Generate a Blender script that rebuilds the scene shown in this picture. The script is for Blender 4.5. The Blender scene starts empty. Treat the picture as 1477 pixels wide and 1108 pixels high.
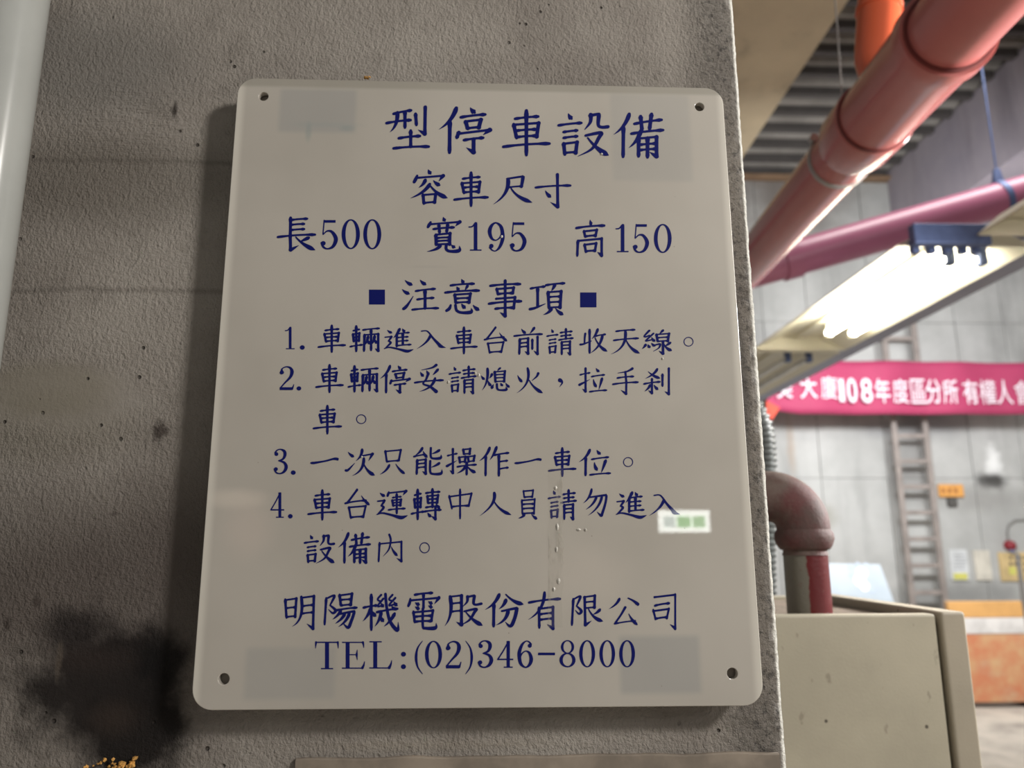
import bpy, bmesh, math, random
from mathutils import Vector, Matrix, noise
random.seed(7)
SC = bpy.context.scene; COL = SC.collection
# ---------------------------------------------------------------- camera (image 1477 x 1108)
FPX = 1110.0
PITCH, YAW, ROLL = .2064, .0394, -.0032
CAM = Vector((-.0002, -.5742, 1.45)); SZ = 1.45+.1319            # SZ = height of the notice's centre
_f = Vector((math.sin(YAW)*math.cos(PITCH), math.cos(YAW)*math.cos(PITCH), math.sin(PITCH)))
_r = Vector((math.cos(YAW), -math.sin(YAW), 0)); _u = _r.cross(_f)
RT = _r*math.cos(ROLL)+_u*math.sin(ROLL); UP = _u*math.cos(ROLL)-_r*math.sin(ROLL); FW = _f
cd = bpy.data.cameras.new('camera'); cam = bpy.data.objects.new('camera', cd); COL.objects.link(cam); SC.camera = cam
cd.sensor_width = 36; cd.lens = 36*FPX/1477; cd.clip_start = .02; cd.clip_end = 100
cam.matrix_world = Matrix(((RT.x,UP.x,-FW.x,CAM.x),(RT.y,UP.y,-FW.y,CAM.y),(RT.z,UP.z,-FW.z,CAM.z),(0,0,0,1)))
cd.dof.use_dof = True; cd.dof.focus_distance = .585; cd.dof.aperture_fstop = 6.3
# ---------------------------------------------------------------- world, lights, exposure
SC.view_settings.view_transform = 'Standard'; SC.view_settings.look = 'None'
SC.view_settings.exposure = 0; SC.view_settings.gamma = 1; SC.view_settings.use_curve_mapping = False
wd = bpy.data.worlds.new('world'); SC.world = wd; wd.use_nodes = True
wd.node_tree.nodes['Background'].inputs[0].default_value = (1.0,.97,.93,1)
wd.node_tree.nodes['Background'].inputs[1].default_value = .20
def area(name, loc, target, size, power, color=(1,1,1), sy=None):
    l = bpy.data.lights.new(name,'AREA'); l.energy = power; l.color = color; l.size = size
    if sy: l.shape = 'RECTANGLE'; l.size_y = sy
    o = bpy.data.objects.new(name,l); COL.objects.link(o); o.location = loc
    o.rotation_euler = (Vector(target)-Vector(loc)).to_track_quat('-Z','Y').to_euler(); return o
K = Vector((1.22,-1,.70)).normalized()
area('garage_lamp_near', Vector((0,0,SZ))+K*2.0, (0,0,SZ), .24, 30, (1,.955,.90), .24)
area('back_wall_fill', (4.0,4.9,3.6), (4.6,8.8,1.6), 2.4, 240, (.96,.98,1), .6)  # unseen fill, added to brighten the back wall
area('overhead_fill', (3.2,3.0,5.3), (3.0,4.5,0), 2.5, 120, (1,.97,.93), 1.0)  # overhead fill added for the middle of the garage, no fixture built
area('edge_rim_light', (2.3,.75,2.2), (.25,.1,1.5), .5, 115, (1,.99,.96), .2)  # rim light added out of view for the wall's free edge
# ---------------------------------------------------------------- helpers
area('pipe_fill', (3.4,-2.2,2.6), (1.9,2.6,2.9), 1.2, 24, (1,.97,.95), .4)  # unseen fill added on the camera side to lift the pipes
def ray(px,py): return (RT*((px-738.5)/FPX) - UP*((py-554)/FPX) + FW)
def at(px,py,Y=0.0):
    d = ray(px,py); return CAM + d*((Y-CAM.y)/d.y)
def atd(px,py,D): return CAM + ray(px,py)*D
def lin(c):
    return tuple(((v/255)/12.92 if v/255<=.04045 else ((v/255+.055)/1.055)**2.4) for v in c)+(1,)
class NT:
    def __init__(s, name):
        s.m = bpy.data.materials.new(name); s.m.use_nodes = True; s.t = s.m.node_tree; s.b = s.t.nodes['Principled BSDF']
        s.co = s.t.nodes.new('ShaderNodeTexCoord').outputs['Object']
    def n(s, ty, **kw):
        o = s.t.nodes.new('ShaderNode'+ty)
        for k,v in kw.items():
            if k in o.inputs: s.inp(o.inputs[k], v)
            else: setattr(o,k,v)
        return o
    def inp(s, i, v):
        if isinstance(v, bpy.types.NodeSocket): s.t.links.new(v,i)
        else: i.default_value = v
    def noise(s, scale, detail=4, rough=.55, vec=None, stretch=None):
        v = vec or s.co
        if stretch:
            mp = s.t.nodes.new('ShaderNodeMapping'); s.t.links.new(v, mp.inputs[0]); mp.inputs['Scale'].default_value = stretch; v = mp.outputs[0]
        o = s.n('TexNoise', Scale=scale, Detail=detail, Roughness=rough); s.t.links.new(v, o.inputs['Vector']); return o.outputs['Fac']
    def ramp(s, f, a, b, lo=0, hi=1):
        o = s.t.nodes.new('ShaderNodeMapRange'); o.interpolation_type = 'SMOOTHSTEP'
        s.inp(o.inputs[0], f); o.inputs[1].default_value=a; o.inputs[2].default_value=b; o.inputs[3].default_value=lo; o.inputs[4].default_value=hi
        return o.outputs[0]
    def mix(s, f, a, b):
        o = s.t.nodes.new('ShaderNodeMix'); o.data_type='RGBA'
        s.inp(o.inputs[0], f); s.inp(o.inputs[6], a); s.inp(o.inputs[7], b); return o.outputs[2]
    def math(s, op, a, b=0.0, clamp=False):
        o = s.t.nodes.new('ShaderNodeMath'); o.operation = op; o.use_clamp = clamp; s.inp(o.inputs[0],a); s.inp(o.inputs[1],b); return o.outputs[0]
    def sep(s):
        o = s.t.nodes.new('ShaderNodeSeparateXYZ'); s.t.links.new(s.co,o.inputs[0]); return o.outputs
    def blob(s, cx, cz, rx, rz, soft=.5, wob=.5, nscale=12):
        "soft ellipse on the x-z plane with a ragged edge, 1 inside"
        X,Y,Z = s.sep()
        a = s.math('MULTIPLY', s.math('SUBTRACT', X, cx), 1/rx); b = s.math('MULTIPLY', s.math('SUBTRACT', Z, cz), 1/rz)
        r = s.math('SQRT', s.math('ADD', s.math('MULTIPLY',a,a), s.math('MULTIPLY',b,b)))
        r = s.math('ADD', r, s.math('MULTIPLY', s.math('SUBTRACT', s.noise(nscale,5,.6), .5), wob*2))
        return s.ramp(r, 1-soft, 1+soft*.3, 1, 0)
    def bump(s, h, dist, strength=1.0, prev=None):
        o = s.n('Bump', Strength=strength, Distance=dist); s.t.links.new(h, o.inputs['Height'])
        if prev: s.t.links.new(prev, o.inputs['Normal'])
        s.t.links.new(o.outputs[0], s.b.inputs['Normal']); return o.outputs[0]
    def out(s, col=None, rough=.6, metal=0, **kw):
        if col is not None: s.inp(s.b.inputs['Base Color'], col)
        s.inp(s.b.inputs['Roughness'], rough); s.b.inputs['Metallic'].default_value = metal
        for k,v in kw.items(): s.inp(s.b.inputs[k.replace('_',' ')], v)
        return s.m
def paint(name, rgb, rough=.5, metal=0, var=.12, scale=6, bump=0, **kw):
    s = NT(name); c = lin(rgb); d = tuple(v*(1-var*2) for v in c[:3])+(1,)
    col = s.mix(s.ramp(s.noise(scale,5,.6),.35,.7), c, d)
    if bump: s.bump(s.noise(scale*12,3), bump)
    return s.out(col, rough, metal, **kw)
def tag(o, label=None, cat=None, group=None, kind=None):
    for k,v in (('label',label),('category',cat),('group',group),('kind',kind)):
        if v: o[k] = v
    return o
def obj(name, V, F, mat, parent=None, smooth=False, mats=None):
    me = bpy.data.meshes.new(name); me.from_pydata([tuple(v) for v in V],[],F); me.materials.append(mat)
    if smooth:
        for p in me.polygons: p.use_smooth = True
    o = bpy.data.objects.new(name, me); COL.objects.link(o)
    if parent: o.parent = parent; o.matrix_parent_inverse = parent.matrix_world.inverted()
    return o
def thing(name, loc, label, cat, group=None):
    o = bpy.data.objects.new(name, None); COL.objects.link(o); o.location = loc; o.matrix_world = Matrix.Translation(loc)
    o.empty_display_size = .05; return tag(o,label,cat,group)
class MB:
    def __init__(s): s.V=[]; s.F=[]
    def add(s,V,F):
        n=len(s.V); s.V+= [Vector(v) for v in V]; s.F += [[i+n for i in f] for f in F]; return s
    def hexa(s,P): return s.add(P,[(0,3,2,1),(4,5,6,7),(0,1,5,4),(1,2,6,5),(2,3,7,6),(3,0,4,7)])
    def box(s,a,b):
        x0,y0,z0=a; x1,y1,z1=b
        return s.hexa([(x0,y0,z0),(x1,y0,z0),(x1,y1,z0),(x0,y1,z0),(x0,y0,z1),(x1,y0,z1),(x1,y1,z1),(x0,y1,z1)])
    def tube(s, P, R, n=24, cap=True):
        P=[Vector(p) for p in P]; R = R if isinstance(R,(list,tuple)) else [R]*len(P)
        t0=(P[1]-P[0]).normalized(); a = t0.orthogonal().normalized(); rings=[]
        for i,p in enumerate(P):
            t=(P[min(i+1,len(P)-1)]-P[max(i-1,0)])
            if t.length<1e-9: t=t0
            t.normalize(); a=(a-t*a.dot(t)).normalized(); b=t.cross(a)
            rings.append([p+(a*math.cos(2*math.pi*k/n)+b*math.sin(2*math.pi*k/n))*R[i] for k in range(n)])
        V=[v for r in rings for v in r]; F=[]
        for i in range(len(P)-1):
            for k in range(n):
                k2=(k+1)%n; F.append((i*n+k,i*n+k2,(i+1)*n+k2,(i+1)*n+k))
        if cap: F.append(tuple(range(n-1,-1,-1))); F.append(tuple((len(P)-1)*n+k for k in range(n)))
        return s.add(V,F)
    def build(s,name,mat,parent=None,smooth=False,bevel=0):
        o=obj(name,s.V,s.F,mat,parent,smooth)
        if smooth:
            bm=bmesh.new(); bm.from_mesh(o.data); bmesh.ops.recalc_face_normals(bm,faces=bm.faces)
            for e in bm.edges:
                if len(e.link_faces)==2 and e.calc_face_angle(0)>.7: e.smooth=False
            bm.to_mesh(o.data); bm.free()
        else:
            bm=bmesh.new(); bm.from_mesh(o.data); bmesh.ops.recalc_face_normals(bm,faces=bm.faces); bm.to_mesh(o.data); bm.free()
        if bevel:
            m=o.modifiers.new('bevel','BEVEL'); m.width=bevel; m.segments=3; m.limit_method='ANGLE'
        return o
# ---------------------------------------------------------------- brush lettering: every character as strokes (0..100, y down)
# h/v/p/n/d/t = the brush strokes (level, upright, left sweep, right sweep, dot, rising flick), z = folded, zh = folded with hook,
# ch = smooth curve with hook, w = explicit x y width triples, o = ring, r = filled rectangle, @ = another glyph in a box
GL = {
'ren': "p 92 2 66 30 0 48|v 58 30 56 98",
'yan': "d 42 0 56 12|h 0 28 98 22|h 22 44 80 40|h 22 58 80 54|v 22 71 27 98|z 20 72 80 68 74 94|h 27 94 74 92",
'shou': "h 6 28 94 20|zh 56 2 56 95 26 84|t 0 68 98 46",
'chuo': "d 10 8 24 19|w 2 38 5 18 36 6 24 36 8 14 54 6|w 14 54 6 21 62 8 5 82 5|w 0 86 4 18 81 6 50 89 8 76 97 12 90 94 8 100 89 1",
'車': "h 27 20 74 15|v 24 32 30 62|z 24 33 75 29 71 59|h 29 46 70 43|h 30 60 70 57|h 3 81 97 74|v 50 2 50 99",
'型': "h 18 17 58 9|h 2 38 57 31|p 27 14 26 42 10 58|v 44 12 44 48|v 68 17 70 42|zh 90 2 89 62 74 53|h 30 72 78 67|v 57 55 57 92|h 18 95 98 91",
'停': "@ren 0 0 36 100|d 60 2 68 12|h 42 22 88 16|v 51 31 55 47|z 50 31 80 27 76 44|h 54 46 77 43|v 38 54 34 66|zh 38 57 97 49 84 60|h 48 71 84 66|zh 66 69 66 97 52 87",
'設': "@yan 0 6 46 96|w 64 8 9 63 24 7 52 40 2|w 62 10 7 78 7 7 80 10 9 79 30 7 86 35 7 98 34 8|w 54 53 6 84 47 8 80 58 8 66 82 6 38 98 1|n 58 58 76 84 100 96",
'備': "@ren 0 0 34 100|h 42 24 96 15|v 54 7 57 38|v 76 2 72 36|h 36 46 99 38|p 54 40 48 62 30 78|v 50 58 50 97|zh 50 57 86 53 86 97 72 87|h 52 71 85 68|h 52 83 85 80|v 68 55 68 99",
'容': "d 48 1 54 12|w 18 18 6 14 28 9 10 36 8|zh 18 24 88 18 76 34|p 40 30 36 42 22 52|d 62 32 78 45|p 52 42 36 66 0 82|n 52 44 68 70 100 82|v 34 72 36 98|z 33 73 68 70 65 94|h 36 96 66 93",
'尺': "w 36 12 6 72 5 7 76 8 9 72 40 7|h 38 41 74 37|p 38 12 38 62 0 98|n 46 44 58 74 100 92",
'寸': "h 0 40 99 34|zh 62 1 63 98 42 84|d 28 50 42 68",
'長': "v 34 2 33 56|h 34 9 78 5|h 34 23 70 20|h 34 38 70 35|h 0 58 99 51|zh 33 56 34 95 56 82|p 82 60 70 66 58 72|n 48 58 64 80 100 96",
'寬': "d 50 0 54 10|w 16 14 6 12 22 9 9 28 7|zh 14 20 94 13 82 26|h 24 34 78 29|v 38 22 40 44|v 62 20 59 42|v 30 50 31 80|z 30 50 68 46 67 78|h 32 60 67 58|h 32 69 67 67|h 32 79 67 77|p 42 80 36 92 6 99|ch 58 80 58 92 68 98 92 96 93 82|d 72 80 80 87",
'高': "d 50 0 54 12|h 4 22 97 15|v 30 30 34 46|z 29 31 72 27 68 43|h 34 45 68 42|v 10 57 8 98|zh 10 57 88 51 88 97 74 88|v 32 67 36 88|z 31 68 70 64 66 84|h 36 86 66 84",
'注': "d 8 3 26 17|d 0 32 18 46|w 4 94 9 10 88 9 18 76 6 30 54 2|d 50 2 64 16|h 38 37 90 30|h 42 64 86 59|v 63 34 63 94|h 28 97 99 92",
'意': "d 48 0 54 10|h 16 18 84 13|d 34 22 40 31|p 66 18 62 26 58 31|h 0 39 99 33|v 28 44 31 70|z 27 45 74 42 70 68|h 31 57 70 55|h 31 69 70 67|w 16 76 6 12 86 9 4 92 8|ch 30 76 34 92 50 98 76 96 76 84|d 48 72 58 84|d 82 76 98 90",
'事': "h 4 14 96 9|v 24 22 28 38|z 23 23 76 19 73 34|h 28 37 73 34|z 22 50 80 46 76 76|h 0 64 99 57|h 20 78 76 75|zh 50 0 50 98 34 88",
'項': "h 2 20 42 14|v 22 18 22 76|w 0 82 8 16 78 7 44 66 2|h 46 10 99 4|p 72 8 68 18 62 27|v 52 30 55 80|z 52 31 90 28 87 78|h 54 46 87 44|h 54 62 87 60|h 54 78 87 76|p 62 80 56 92 38 99|d 74 80 94 98",
'輛': "@車 0 0 42 100|h 44 17 98 11|v 49 35 47 98|zh 48 36 95 32 95 97 84 88|v 71 14 71 95|p 61 42 58 60 51 74|d 60 54 67 70|p 83 40 81 58 74 72|d 83 52 91 68",
'進': "@chuo 0 0 100 100|p 52 2 44 24 30 42|v 42 24 42 78|d 62 2 69 14|h 42 24 84 18|h 42 40 80 36|h 42 56 80 52|h 42 74 90 69|v 63 22 63 70",
'入': "w 17 6 6 32 4 6 42 14 6 56 42 8 76 74 12 84 86 14 100 92 1|p 48 26 36 66 0 98",
'台': "z 50 2 12 44|h 0 48 88 38|d 68 22 100 52|v 16 61 24 98|z 14 62 86 57 76 94|h 24 96 76 93",
'前': "d 26 5 40 20|p 72 0 66 10 56 22|h 0 31 100 24|v 20 42 18 98|zh 19 43 50 39 50 97 38 88|h 22 58 48 55|h 22 72 48 69|v 65 44 65 80|zh 84 34 84 98 70 86",
'請': "@yan 0 2 42 96|h 52 15 96 10|h 54 28 92 24|v 73 0 73 40|h 46 43 100 36|v 57 50 57 98|zh 57 51 89 48 89 98 78 90|h 59 64 88 62|h 59 77 88 75",
'收': "w 18 20 8 16 36 7 15 62 6|w 0 64 8 12 62 7 40 50 4|v 34 4 34 98|p 64 2 58 24 42 42|h 56 30 92 23|p 82 26 72 72 36 99|n 54 36 68 76 100 92",
'天': "h 18 10 82 4|h 10 45 94 37|p 50 8 50 70 0 98|n 52 42 64 78 100 95",
'線': "w 24 2 8 8 24 6 12 28 6 24 22 6|w 38 14 7 14 42 6 18 44 6 38 38 5|d 32 30 42 46|p 12 60 10 68 0 78|d 20 60 26 72|d 32 54 42 66|p 70 0 65 8 58 15|v 48 17 52 47|z 48 18 90 14 86 46|h 52 32 86 29|h 52 47 86 44|zh 70 46 70 98 56 86|w 44 62 6 60 58 7 56 74 5 38 88 2|p 94 52 84 62 76 66|n 72 56 80 78 100 86",
'熄': "d 0 34 10 50|p 38 26 36 36 28 46|p 22 2 24 60 2 98|d 24 56 34 78|p 68 0 62 7 58 12|v 48 15 51 62|z 47 17 85 13 82 60|h 51 30 83 28|h 51 44 83 42|h 51 60 83 58|d 44 72 38 90|ch 56 70 58 92 70 97 90 95 88 82|d 70 66 76 78|d 88 66 100 84",
'火': "d 4 30 20 54|w 82 22 10 76 34 7 58 50 2|p 42 2 50 60 0 98|n 48 48 62 78 100 98",
'妥': "w 76 2 10 60 12 6 24 20 2|d 20 28 30 42|d 42 22 50 36|p 82 18 74 28 64 38|w 46 38 9 40 54 7 30 70 6 54 80 8 76 98 12|p 72 50 60 84 16 98|h 0 66 100 57",
'拉': "@shou 0 0 40 100|d 62 2 72 15|h 46 35 92 28|d 52 46 62 76|p 84 42 80 60 72 88|h 38 96 100 90",
'手': "w 78 2 10 56 13 6 20 19 2|h 18 38 82 32|h 0 62 100 54|zh 50 15 54 55 53 98 32 84",
'剎': "p 52 4 40 24 6 40|d 18 14 60 38|h 2 60 62 52|zh 32 42 32 94 18 84|p 25 64 20 76 4 88|d 40 64 54 80|v 72 24 72 68|zh 96 2 96 98 80 88",
'一': "w 0 70 22 8 68 20 50 52 14 85 32 17 93 34 26 100 44 8",
'次': "d 8 12 26 28|w 0 78 9 8 76 8 30 52 2|p 56 2 54 26 34 44|zh 52 26 92 18 78 44|p 62 34 58 78 22 97|n 60 50 72 84 100 96",
'只': "v 22 8 28 50|z 20 10 84 4 76 44|h 28 49 76 45|p 38 62 26 84 0 98|d 64 58 98 94",
'能': "p 30 2 22 18 4 30|h 0 34 40 26|d 33 14 46 36|v 12 46 10 98|zh 12 48 42 44 42 97 30 88|h 14 61 40 58|h 14 75 40 72|ch 60 2 60 34 70 41 94 39 96 26|p 90 10 80 18 62 24|ch 58 50 58 90 70 98 96 96 99 80|p 90 58 80 66 60 74",
'操': "@shou 0 2 36 98|v 56 5 59 24|z 55 6 80 3 78 22|h 58 23 78 21|v 42 34 45 55|z 41 35 64 32 62 51|h 44 53 63 50|v 72 32 75 52|z 71 33 95 29 92 48|h 74 51 93 48|h 36 70 100 62|v 68 54 68 99|p 64 68 56 84 34 94|n 70 68 80 84 100 92",
'作': "@ren 0 0 38 100|p 58 0 50 24 36 44|h 50 28 98 20|v 66 26 66 99|h 66 51 94 47|h 66 76 96 71",
'位': "@ren 0 0 38 100|d 58 4 68 18|h 42 38 94 30|d 50 50 58 78|p 86 42 80 64 72 88|h 36 96 100 90",
'運': "@chuo 0 4 100 100|w 38 8 5 36 16 8 34 22 7|zh 37 12 94 5 84 20|@車 36 14 92 84",
'轉': "@車 0 0 44 100|h 50 13 96 9|v 55 22 57 46|z 54 23 91 20 88 44|h 57 34 88 32|h 57 46 88 44|v 72 0 72 60|h 50 60 90 56|d 84 48 96 62|h 44 74 100 68|zh 82 58 82 98 68 88|d 56 78 66 90",
'中': "v 2 22 14 66|z 1 25 98 14 86 56|h 12 60 86 56|v 49 0 49 100",
'人': "p 46 2 48 50 0 98|n 44 34 60 76 100 94",
'員': "v 28 4 32 26|z 27 5 76 2 72 24|h 32 26 72 24|v 20 36 23 84|z 19 37 84 33 80 82|h 23 51 80 49|h 23 66 80 64|h 23 83 80 81|p 34 86 24 94 2 99|d 68 85 94 100",
'勿': "p 34 0 26 32 0 52|w 26 30 6 88 22 8 94 24 9 90 52 9 78 88 10 72 98 10 56 84 1|p 54 28 42 56 10 76|p 76 26 64 68 20 98",
'內': "v 6 30 2 98|zh 4 34 96 26 96 97 76 86|w 46 0 8 52 20 8 44 54 6 20 80 1|d 54 44 78 76",
'明': "v 2 12 6 66|z 1 14 38 9 34 63|h 5 38 34 35|h 6 64 35 61|p 54 4 60 68 24 92|zh 54 7 95 2 92 98 72 84|h 58 32 92 28|h 56 54 92 50",
'阝': "v 20 10 6 98|w 20 12 6 76 2 7 88 6 9 52 34 5|w 52 34 5 90 46 9 98 54 10 74 60 7 40 48 2",
'陽': "@阝 0 6 36 92|v 48 5 52 36|z 47 7 86 2 82 34|h 51 20 82 18|h 52 36 82 33|h 36 50 100 42|p 52 50 44 64 26 76|w 50 60 6 88 53 7 92 57 9 84 80 9 74 99 9 58 86 1|p 64 60 54 76 34 88|p 78 58 68 82 44 97",
'機': "h 2 38 40 32|v 24 4 24 97|p 22 40 16 58 0 74|d 26 46 36 60|w 52 4 6 42 16 5 52 22 5|w 58 14 6 42 34 5 56 32 5|w 84 4 6 74 16 5 84 20 5|w 92 12 6 74 32 5 92 28 5|d 52 26 58 35|d 88 22 96 32|h 40 50 98 41|p 52 50 48 70 34 88|d 50 60 58 74|w 64 2 8 68 40 8 78 76 9 98 98 10 100 76 1|p 90 54 78 74 60 88|d 82 34 89 42",
'電': "h 22 9 78 4|w 8 20 6 6 30 9 2 38 8|zh 8 24 99 17 84 34|v 50 6 50 46|d 24 30 36 35|d 24 41 36 46|d 66 27 77 32|d 66 38 77 42|v 18 54 22 82|z 17 56 80 51 75 78|h 20 68 77 65|h 22 81 76 79|ch 48 46 48 92 57 98 88 97 90 84",
'股': "p 14 8 20 62 0 97|zh 14 9 44 5 44 94 30 85|h 18 30 43 27|h 18 54 43 51|w 60 8 8 59 24 6 48 38 2|w 59 10 6 76 6 7 78 8 8 76 28 7 82 33 7 96 30 8|w 52 53 6 82 46 8 78 56 8 64 80 6 38 97 1|n 56 56 74 82 100 96",
'份': "@ren 0 0 40 100|p 54 18 50 34 36 46|n 54 2 72 26 100 32|w 44 52 6 78 44 8 82 47 9 76 76 9 66 97 9 52 84 1|p 60 50 54 80 28 94",
'有': "h 2 28 98 18|p 50 1 44 48 0 74|v 33 42 34 96|zh 33 45 76 40 76 98 58 87|h 35 60 76 56|h 35 75 76 71",
'限': "@阝 0 4 32 100|z 40 8 74 3 73 42|h 42 25 74 22|h 42 44 74 41|zh 42 8 44 98 64 84|p 90 48 82 58 68 64|n 54 46 68 78 100 86",
'公': "p 36 4 26 26 0 42|w 66 2 5 84 12 8 98 24 12 99 28 6|w 56 36 9 40 66 7 22 94 7|h 20 97 90 86|d 68 60 96 100",
'司': "zh 6 10 92 3 92 98 70 86|h 8 34 68 27|v 2 46 12 72|z 1 49 66 43 58 68|h 10 71 60 66",
'。': "o 50 50 50 50 41 41",
'，': "w 40 24 40 60 30 38 76 52 22 40 96 4",
'■': "r 0 0 100 100",
'.': "o 50 50 50 50 0 0",
'0': "o 30 50 30 50 17.2 45.5",
'1': "r 24 4 39 97|r 8 95.5 56 100|w 4 17 4 18 15 5 31 3 7|r 33 0 38 8",
'2': "w 9 27 14 10 20 10 12 10 5 28 2.5 5 44 8 9 50 24 13 43 46 10 22 70 6 4 92 5|r 2 88 50 100|w 50 95 9 54 86 5 57 77 3|o 11 26 8 7.5 0 0",
'3': "o 11 21 8 7.5 0 0|w 6 16 7 14 6 5 28 2.5 5 43 10 11 46 24 12 38 40 8 20 47 4|w 20 47 4 42 54 9 51 71 13 43 89 10 26 97.5 5 10 93 6 4 80 8|o 9 80 8 7.5 0 0",
'4': "r 36 0 49 97|w 43 2 5 24 36 5 2 69 5|r 1 66 62 71.5|r 25 95.5 60 100",
'5': "r 12 1 50 10|w 12 2 4 10 26 4 8 48 4|w 9 49 4 22 38 5 38 41 9 51 64 13 42 89 10 24 97.5 5 10 92 7 4 78 8|o 9 79 8 7.5 0 0",
'6': "o 47 19 8 7.5 0 0|w 52 14 7 44 5 5 32 2.5 4 18 14 9 8 36 12 6 56 13 12 84 11 30 97.5 5 46 88 10 53 68 13 46 46 9 32 38.5 4 18 46 5 10 60 5",
'9': "o 11 81 8 7.5 0 0|w 6 86 7 14 95 5 26 97.5 4 40 86 9 50 64 12 52 44 13 46 16 11 28 2.5 5 12 12 10 5 32 13 12 54 9 26 61.5 4 40 54 5 48 40 5",
'8': "o 30 25 24 25 14.5 21|o 30 73 29 27 17 22",
'T': "r 0 0 84 5|r 35 0 50 98|r 20 95.5 65 100|w 2 2 7 1 12 5 0 24 2|w 82 2 7 83 12 5 84 24 2",
'E': "r 13 2 27 98|r 0 0 76 4.5|r 0 95.5 76 100|r 24 46 54 50|w 74 2 8 76 12 5 77 22 2|w 72 97 9 77 86 6 80 73 2|w 54 30 2 53 38 4 52 48 7 53 58 4 54 67 2",
'L': "r 14 2 28 98|r 0 0 44 4.5|r 0 95.5 74 100|w 70 97 10 76 84 6 79 70 2",
':': "o 15 14 15 14 0 0|o 15 86 15 14 0 0",
'(': "w 24 1 2 9 22 5 4 50 8 9 78 5 24 99 2",
')': "w 4 1 2 19 22 5 24 50 8 19 78 5 4 99 2",
'-': "r 0 0 100 13",
}
EL = {'。':(100,100),'，':(60,100),'■':(100,100),'.':(100,100)}

def _cat(P, n=7):
    out = []
    for i in range(len(P)-1):
        p0 = P[max(i-1,0)]; p1 = P[i]; p2 = P[i+1]; p3 = P[min(i+2,len(P)-1)]
        for k in range(n):
            t = k/n
            out.append(tuple(.5*(2*b+(c-a)*t+(2*a-5*b+4*c-d)*t*t+(3*b-a-3*c+d)*t**3) for a,b,c,d in zip(p0,p1,p2,p3)))
    out.append(P[-1]); return [(x,y,max(w,.4)) for x,y,w in out]
def _prof(ts, keys):
    r = []
    for t in ts:
        for (a,wa),(b,wb) in zip(keys, keys[1:]):
            if a <= t <= b+1e-9:
                r.append(wa+(wb-wa)*(t-a)/(b-a)); break
    return r
PF = {'h':[(0,.72),(.10,.85),(.25,.6),(.75,.6),(.9,.95),(.96,1.05),(1,.7)],
      'v':[(0,.8),(.08,1.15),(.25,.9),(.7,.85),(.92,.95),(1,.7)],
      'p':[(0,.85),(.08,1.15),(.45,.9),(.8,.5),(1,.08)],
      'n':[(0,.4),(.4,.75),(.74,1.35),(.84,1.35),(.92,.8),(1,.06)],
      'd':[(0,.25),(.5,.95),(.8,1.25),(.92,1.1),(1,.6)],
      't':[(0,1.1),(.25,.95),(1,.1)]}
def _ribbon(P, polys):
    L = []; R = []
    m = len(P)
    for i,(x,y,w) in enumerate(P):
        a = P[max(i-1,0)]; b = P[min(i+1,m-1)]
        dx = b[0]-a[0]; dy = b[1]-a[1]; l = math.hypot(dx,dy) or 1
        nx, ny = -dy/l*w/2, dx/l*w/2
        L.append((x+nx,y+ny)); R.append((x-nx,y-ny))
    for i in range(m-1): polys.append([L[i],R[i],R[i+1],L[i+1]])
    for k in (0,-1):
        if P[k][2] > 1.6: _disc(P[k][0],P[k][1],P[k][2]/2,P[k][2]/2,polys,10)
def _disc(cx,cy,rx,ry,polys,n=28):
    polys.append([(cx+rx*math.cos(2*math.pi*k/n), cy-ry*math.sin(2*math.pi*k/n)) for k in range(n)])
def glyph(ch, W=9.0, box=None, key=None):
    polys = []
    for s in GL[ch].split('|'):
        q = s.split(); k = q[0]
        if k[0] == '@':
            x0,y0,x1,y1 = map(float,q[1:])
            sx=(x1-x0)/100; sy=(y1-y0)/100
            f = min(1, .5*(sx+sy)+.28)
            # the part is squeezed first, its strokes keep their weight
            for pl in _strokes(GL[k[1:]], W*f, (x0,y0,sx,sy)): polys.append(pl)
            continue
        polys += _strokes(s, W, (0,0,1,1))
    return polys
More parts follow.
